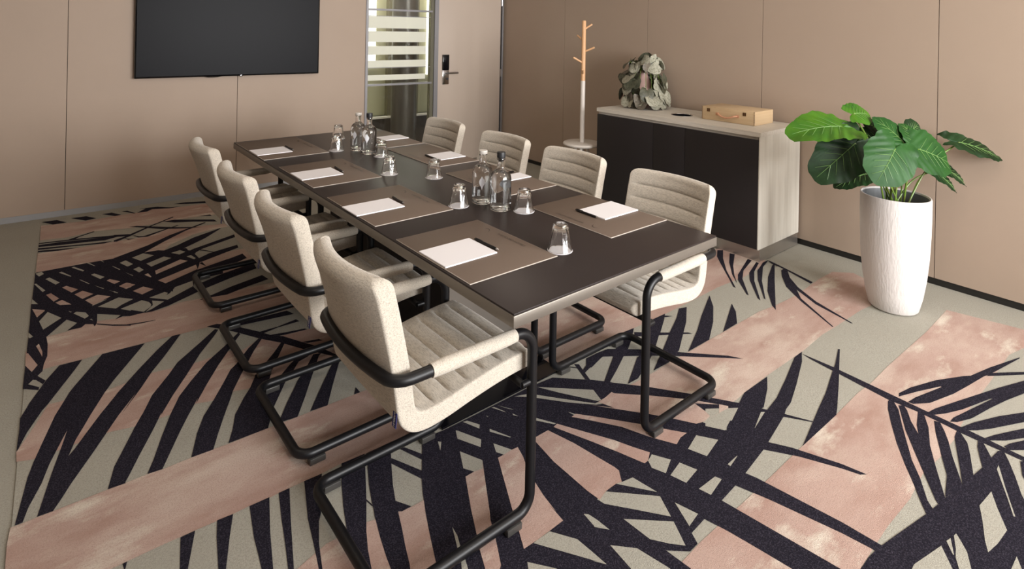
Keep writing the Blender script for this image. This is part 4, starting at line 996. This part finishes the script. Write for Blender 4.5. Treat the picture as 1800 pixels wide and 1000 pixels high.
for i in range(104):
    th = rnd.random() * 2 * PI; hgt = rnd.random() ** .8 * .36 + .045
    if i >= 90: th = math.radians(230.4 + (i - 97) * 11); hgt = .05 + .05 * rnd.random()
    R = (.200 if hgt < .14 else .185 if hgt < .27 else .135) * (.66 + .34 * rnd.random())
    d = Vector((math.cos(th), math.sin(th), 0))
    if d.dot(VIEW) > .93 and .14 < hgt < .31: continue     # the vase shows through a gap in the foliage
    att = d * R + Vector((0, 0, hgt + .02)); att.x = min(att.x, .165)
    L = .060 + .032 * rnd.random()
    tipd = (d * rnd.uniform(.15, .8) + Vector((0, 0, -1)) * (rnd.uniform(.4, 1.1) if hgt < .3 else rnd.uniform(-.2, .5)) + Vector((rnd.uniform(-.6, .6), rnd.uniform(-.6, .6), 0))).normalized()
    tip = att + tipd * L
    if tip.z < .015: att.z += .015 - tip.z + rnd.random() * .02; tip.z = .015 + rnd.random() * .02
    if tip.x > .19: tip.x = .19
    nrm = d + Vector((rnd.uniform(-.7, .7), rnd.uniform(-.7, .7), rnd.uniform(.2, .9)))
    v, f = blade(L * 1.12, 1.0, .20, .40, 0, 5, 24, .05, i, L * .008)
    v = [(p[0], p[1], p[2]) for p in v]
    FM = frame_from(att, tip, nrm)
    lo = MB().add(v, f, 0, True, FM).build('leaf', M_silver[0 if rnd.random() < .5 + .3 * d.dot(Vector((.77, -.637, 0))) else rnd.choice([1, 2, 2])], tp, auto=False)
    MB().tube([att + Vector((0, 0, .0)), att.lerp(Vector((0, 0, hgt * .6 + .14)), .55)], [.0012, .0016], 5).build('petiole', M_stem, tp)
stm = MB()
for i in range(18):
    th = 2 * PI * i / 18 + .1; d = Vector((math.cos(th), math.sin(th), 0))
    stm.tube(catmull([(d * .02 + Vector((0, 0, .30))), (d * .07 + Vector((0, 0, .355))), (d * .13 + Vector((0, 0, .28))), (d * .155 + Vector((0, 0, .12)))], .03), .0022, 6)
stm.build('stems', M_stem, tp)

# ================================================================== COAT STAND
ct = empty('coat_stand', (3.775, 3.565, 0))
tag(ct, 'white and beech coat stand with pegs and round shelf left of the sideboard', 'coat stand')
MB().tube([(0, 0, .520), (0, 0, 1.073)], .0205, 20).build('lower_pole', M_whitepaint, ct)
MB().tube([(0, 0, 1.073), (0, 0, 1.603), (0, 0, 1.608)], [.0198, .0180, .015], 20).build('upper_pole', M_pegwood, ct)
MB().lathe([(0, .498), (.150, .498), (.163, .504), (.168, .514), (.163, .524), (.156, .527), (0, .527)], 48).build('round_shelf', M_whitepaint, ct)
R2 = Vector((.771, -.637, 0)); F2 = Vector((.637, .771, 0))
for a, b in ((1.528, (.072, .00, 1.577)), (1.329, (.092, -.03, 1.372)), (1.229, (-.092, -.02, 1.280)), (1.131, (-.012, -.075, 1.177)), (1.427, (-.052, .05, 1.476))):
    p0 = Vector((0, 0, a)); p1 = R2 * b[0] + F2 * b[1] + Vector((0, 0, b[2]))
    MB().tube([p0, p1], .0085, 12).build('peg', M_pegwood, ct)
for th in (35, 125, 215, 305):
    d = Vector((math.cos(math.radians(th)), math.sin(math.radians(th)), 0))
    MB().tube([d * .045 + Vector((0, 0, .4985)), d * .165 + Vector((0, 0, .0065))], [.0135, .0105], 14).build('leg', M_whitepaint, ct)

# ================================================================== PLANTER
pl = empty('potted_plant', (3.735, 1.122, 0))
tag(pl, 'large leafy alocasia in a tall white textured planter beside the right wall', 'plant')
MB().lathe([(0, .0055), (.100, .0055), (.112, .009), (.120, .018), (.137, .09), (.152, .19), (.163, .31), (.168, .43), (.170, .53), (.170, .628), (.168, .636), (.163, .6365), (.160, .630), (.159, .50), (.150, .49), (0, .49)], 64).build('planter', M_pot, pl)
MB().lathe([(.1585, .628), (.1575, .628), (.156, .52), (.156, .512), (.158, .512)], 48, close=True).build('liner', M_potin, pl)
MB().lathe([(0, .532), (.08, .530), (.155, .5285), (.1555, .5205), (0, .520)], 40).build('soil', M_soil, pl)
PLC = Vector((3.735, 1.122, 0))
MI = {'n': 0, 'y': 1, 'd': 2}
for i, (att, tip, nrm, wd, c) in enumerate(LEAVES):
    att = Vector(att) - PLC; tip = Vector(tip) - PLC; nrm = Vector(nrm)
    L = (tip - att).length / .98
    v, f = blade(L, wd * .80, .10, .26, .0, 10, 90, .030, i, L * .012)
    b = MB().add(v, f, 0, True, frame_from(att, tip, nrm))
    lo = b.build('leaf', M_plant[MI[c]], pl, auto=False)
    vb = MB(); FM = frame_from(att, tip, nrm)
    def zat(x, y): return .10 * abs(y) - .22 * (x * abs(x)) / L * (1 if x > 0 else -.9) - .22 * .55 * y * y / L + .0014
    vb.tube([FM @ Vector((x * L, 0, zat(x * L, 0))) for x in (0, .2, .4, .6, .8, .95)], [.0022, .002, .0016, .0012, .0008, .0004], 5)
    for k in range(5):
        for s_ in (-1, 1):
            x0 = .04 + .15 * k
            pts = [FM @ Vector((L * (x0 + t * .22), s_ * L * t * (.42 - .055 * k) * wd * .8 * 1.05, zat(L * (x0 + t * .22), L * t * (.42 - .055 * k) * wd * .8 * 1.05))) for t in (0, .33, .66, 1)]
            vb.tube(pts, [.0013, .001, .0008, .0004], 4)
    vb.build('veins', M_vein, lo)
    # petiole
    a = 2.4 * i; base = Vector((.045 * math.cos(a) , .045 * math.sin(a), .528))
    mid = base.lerp(att, .55) + Vector((0, 0, .035)) ; mid = Vector((mid.x * .85, mid.y * .85, mid.z + .01))
    MB().tube(catmull([base, mid, att], .02), .0052 if c != 'd' else .0042, 8).build('petiole', M_stem, pl)
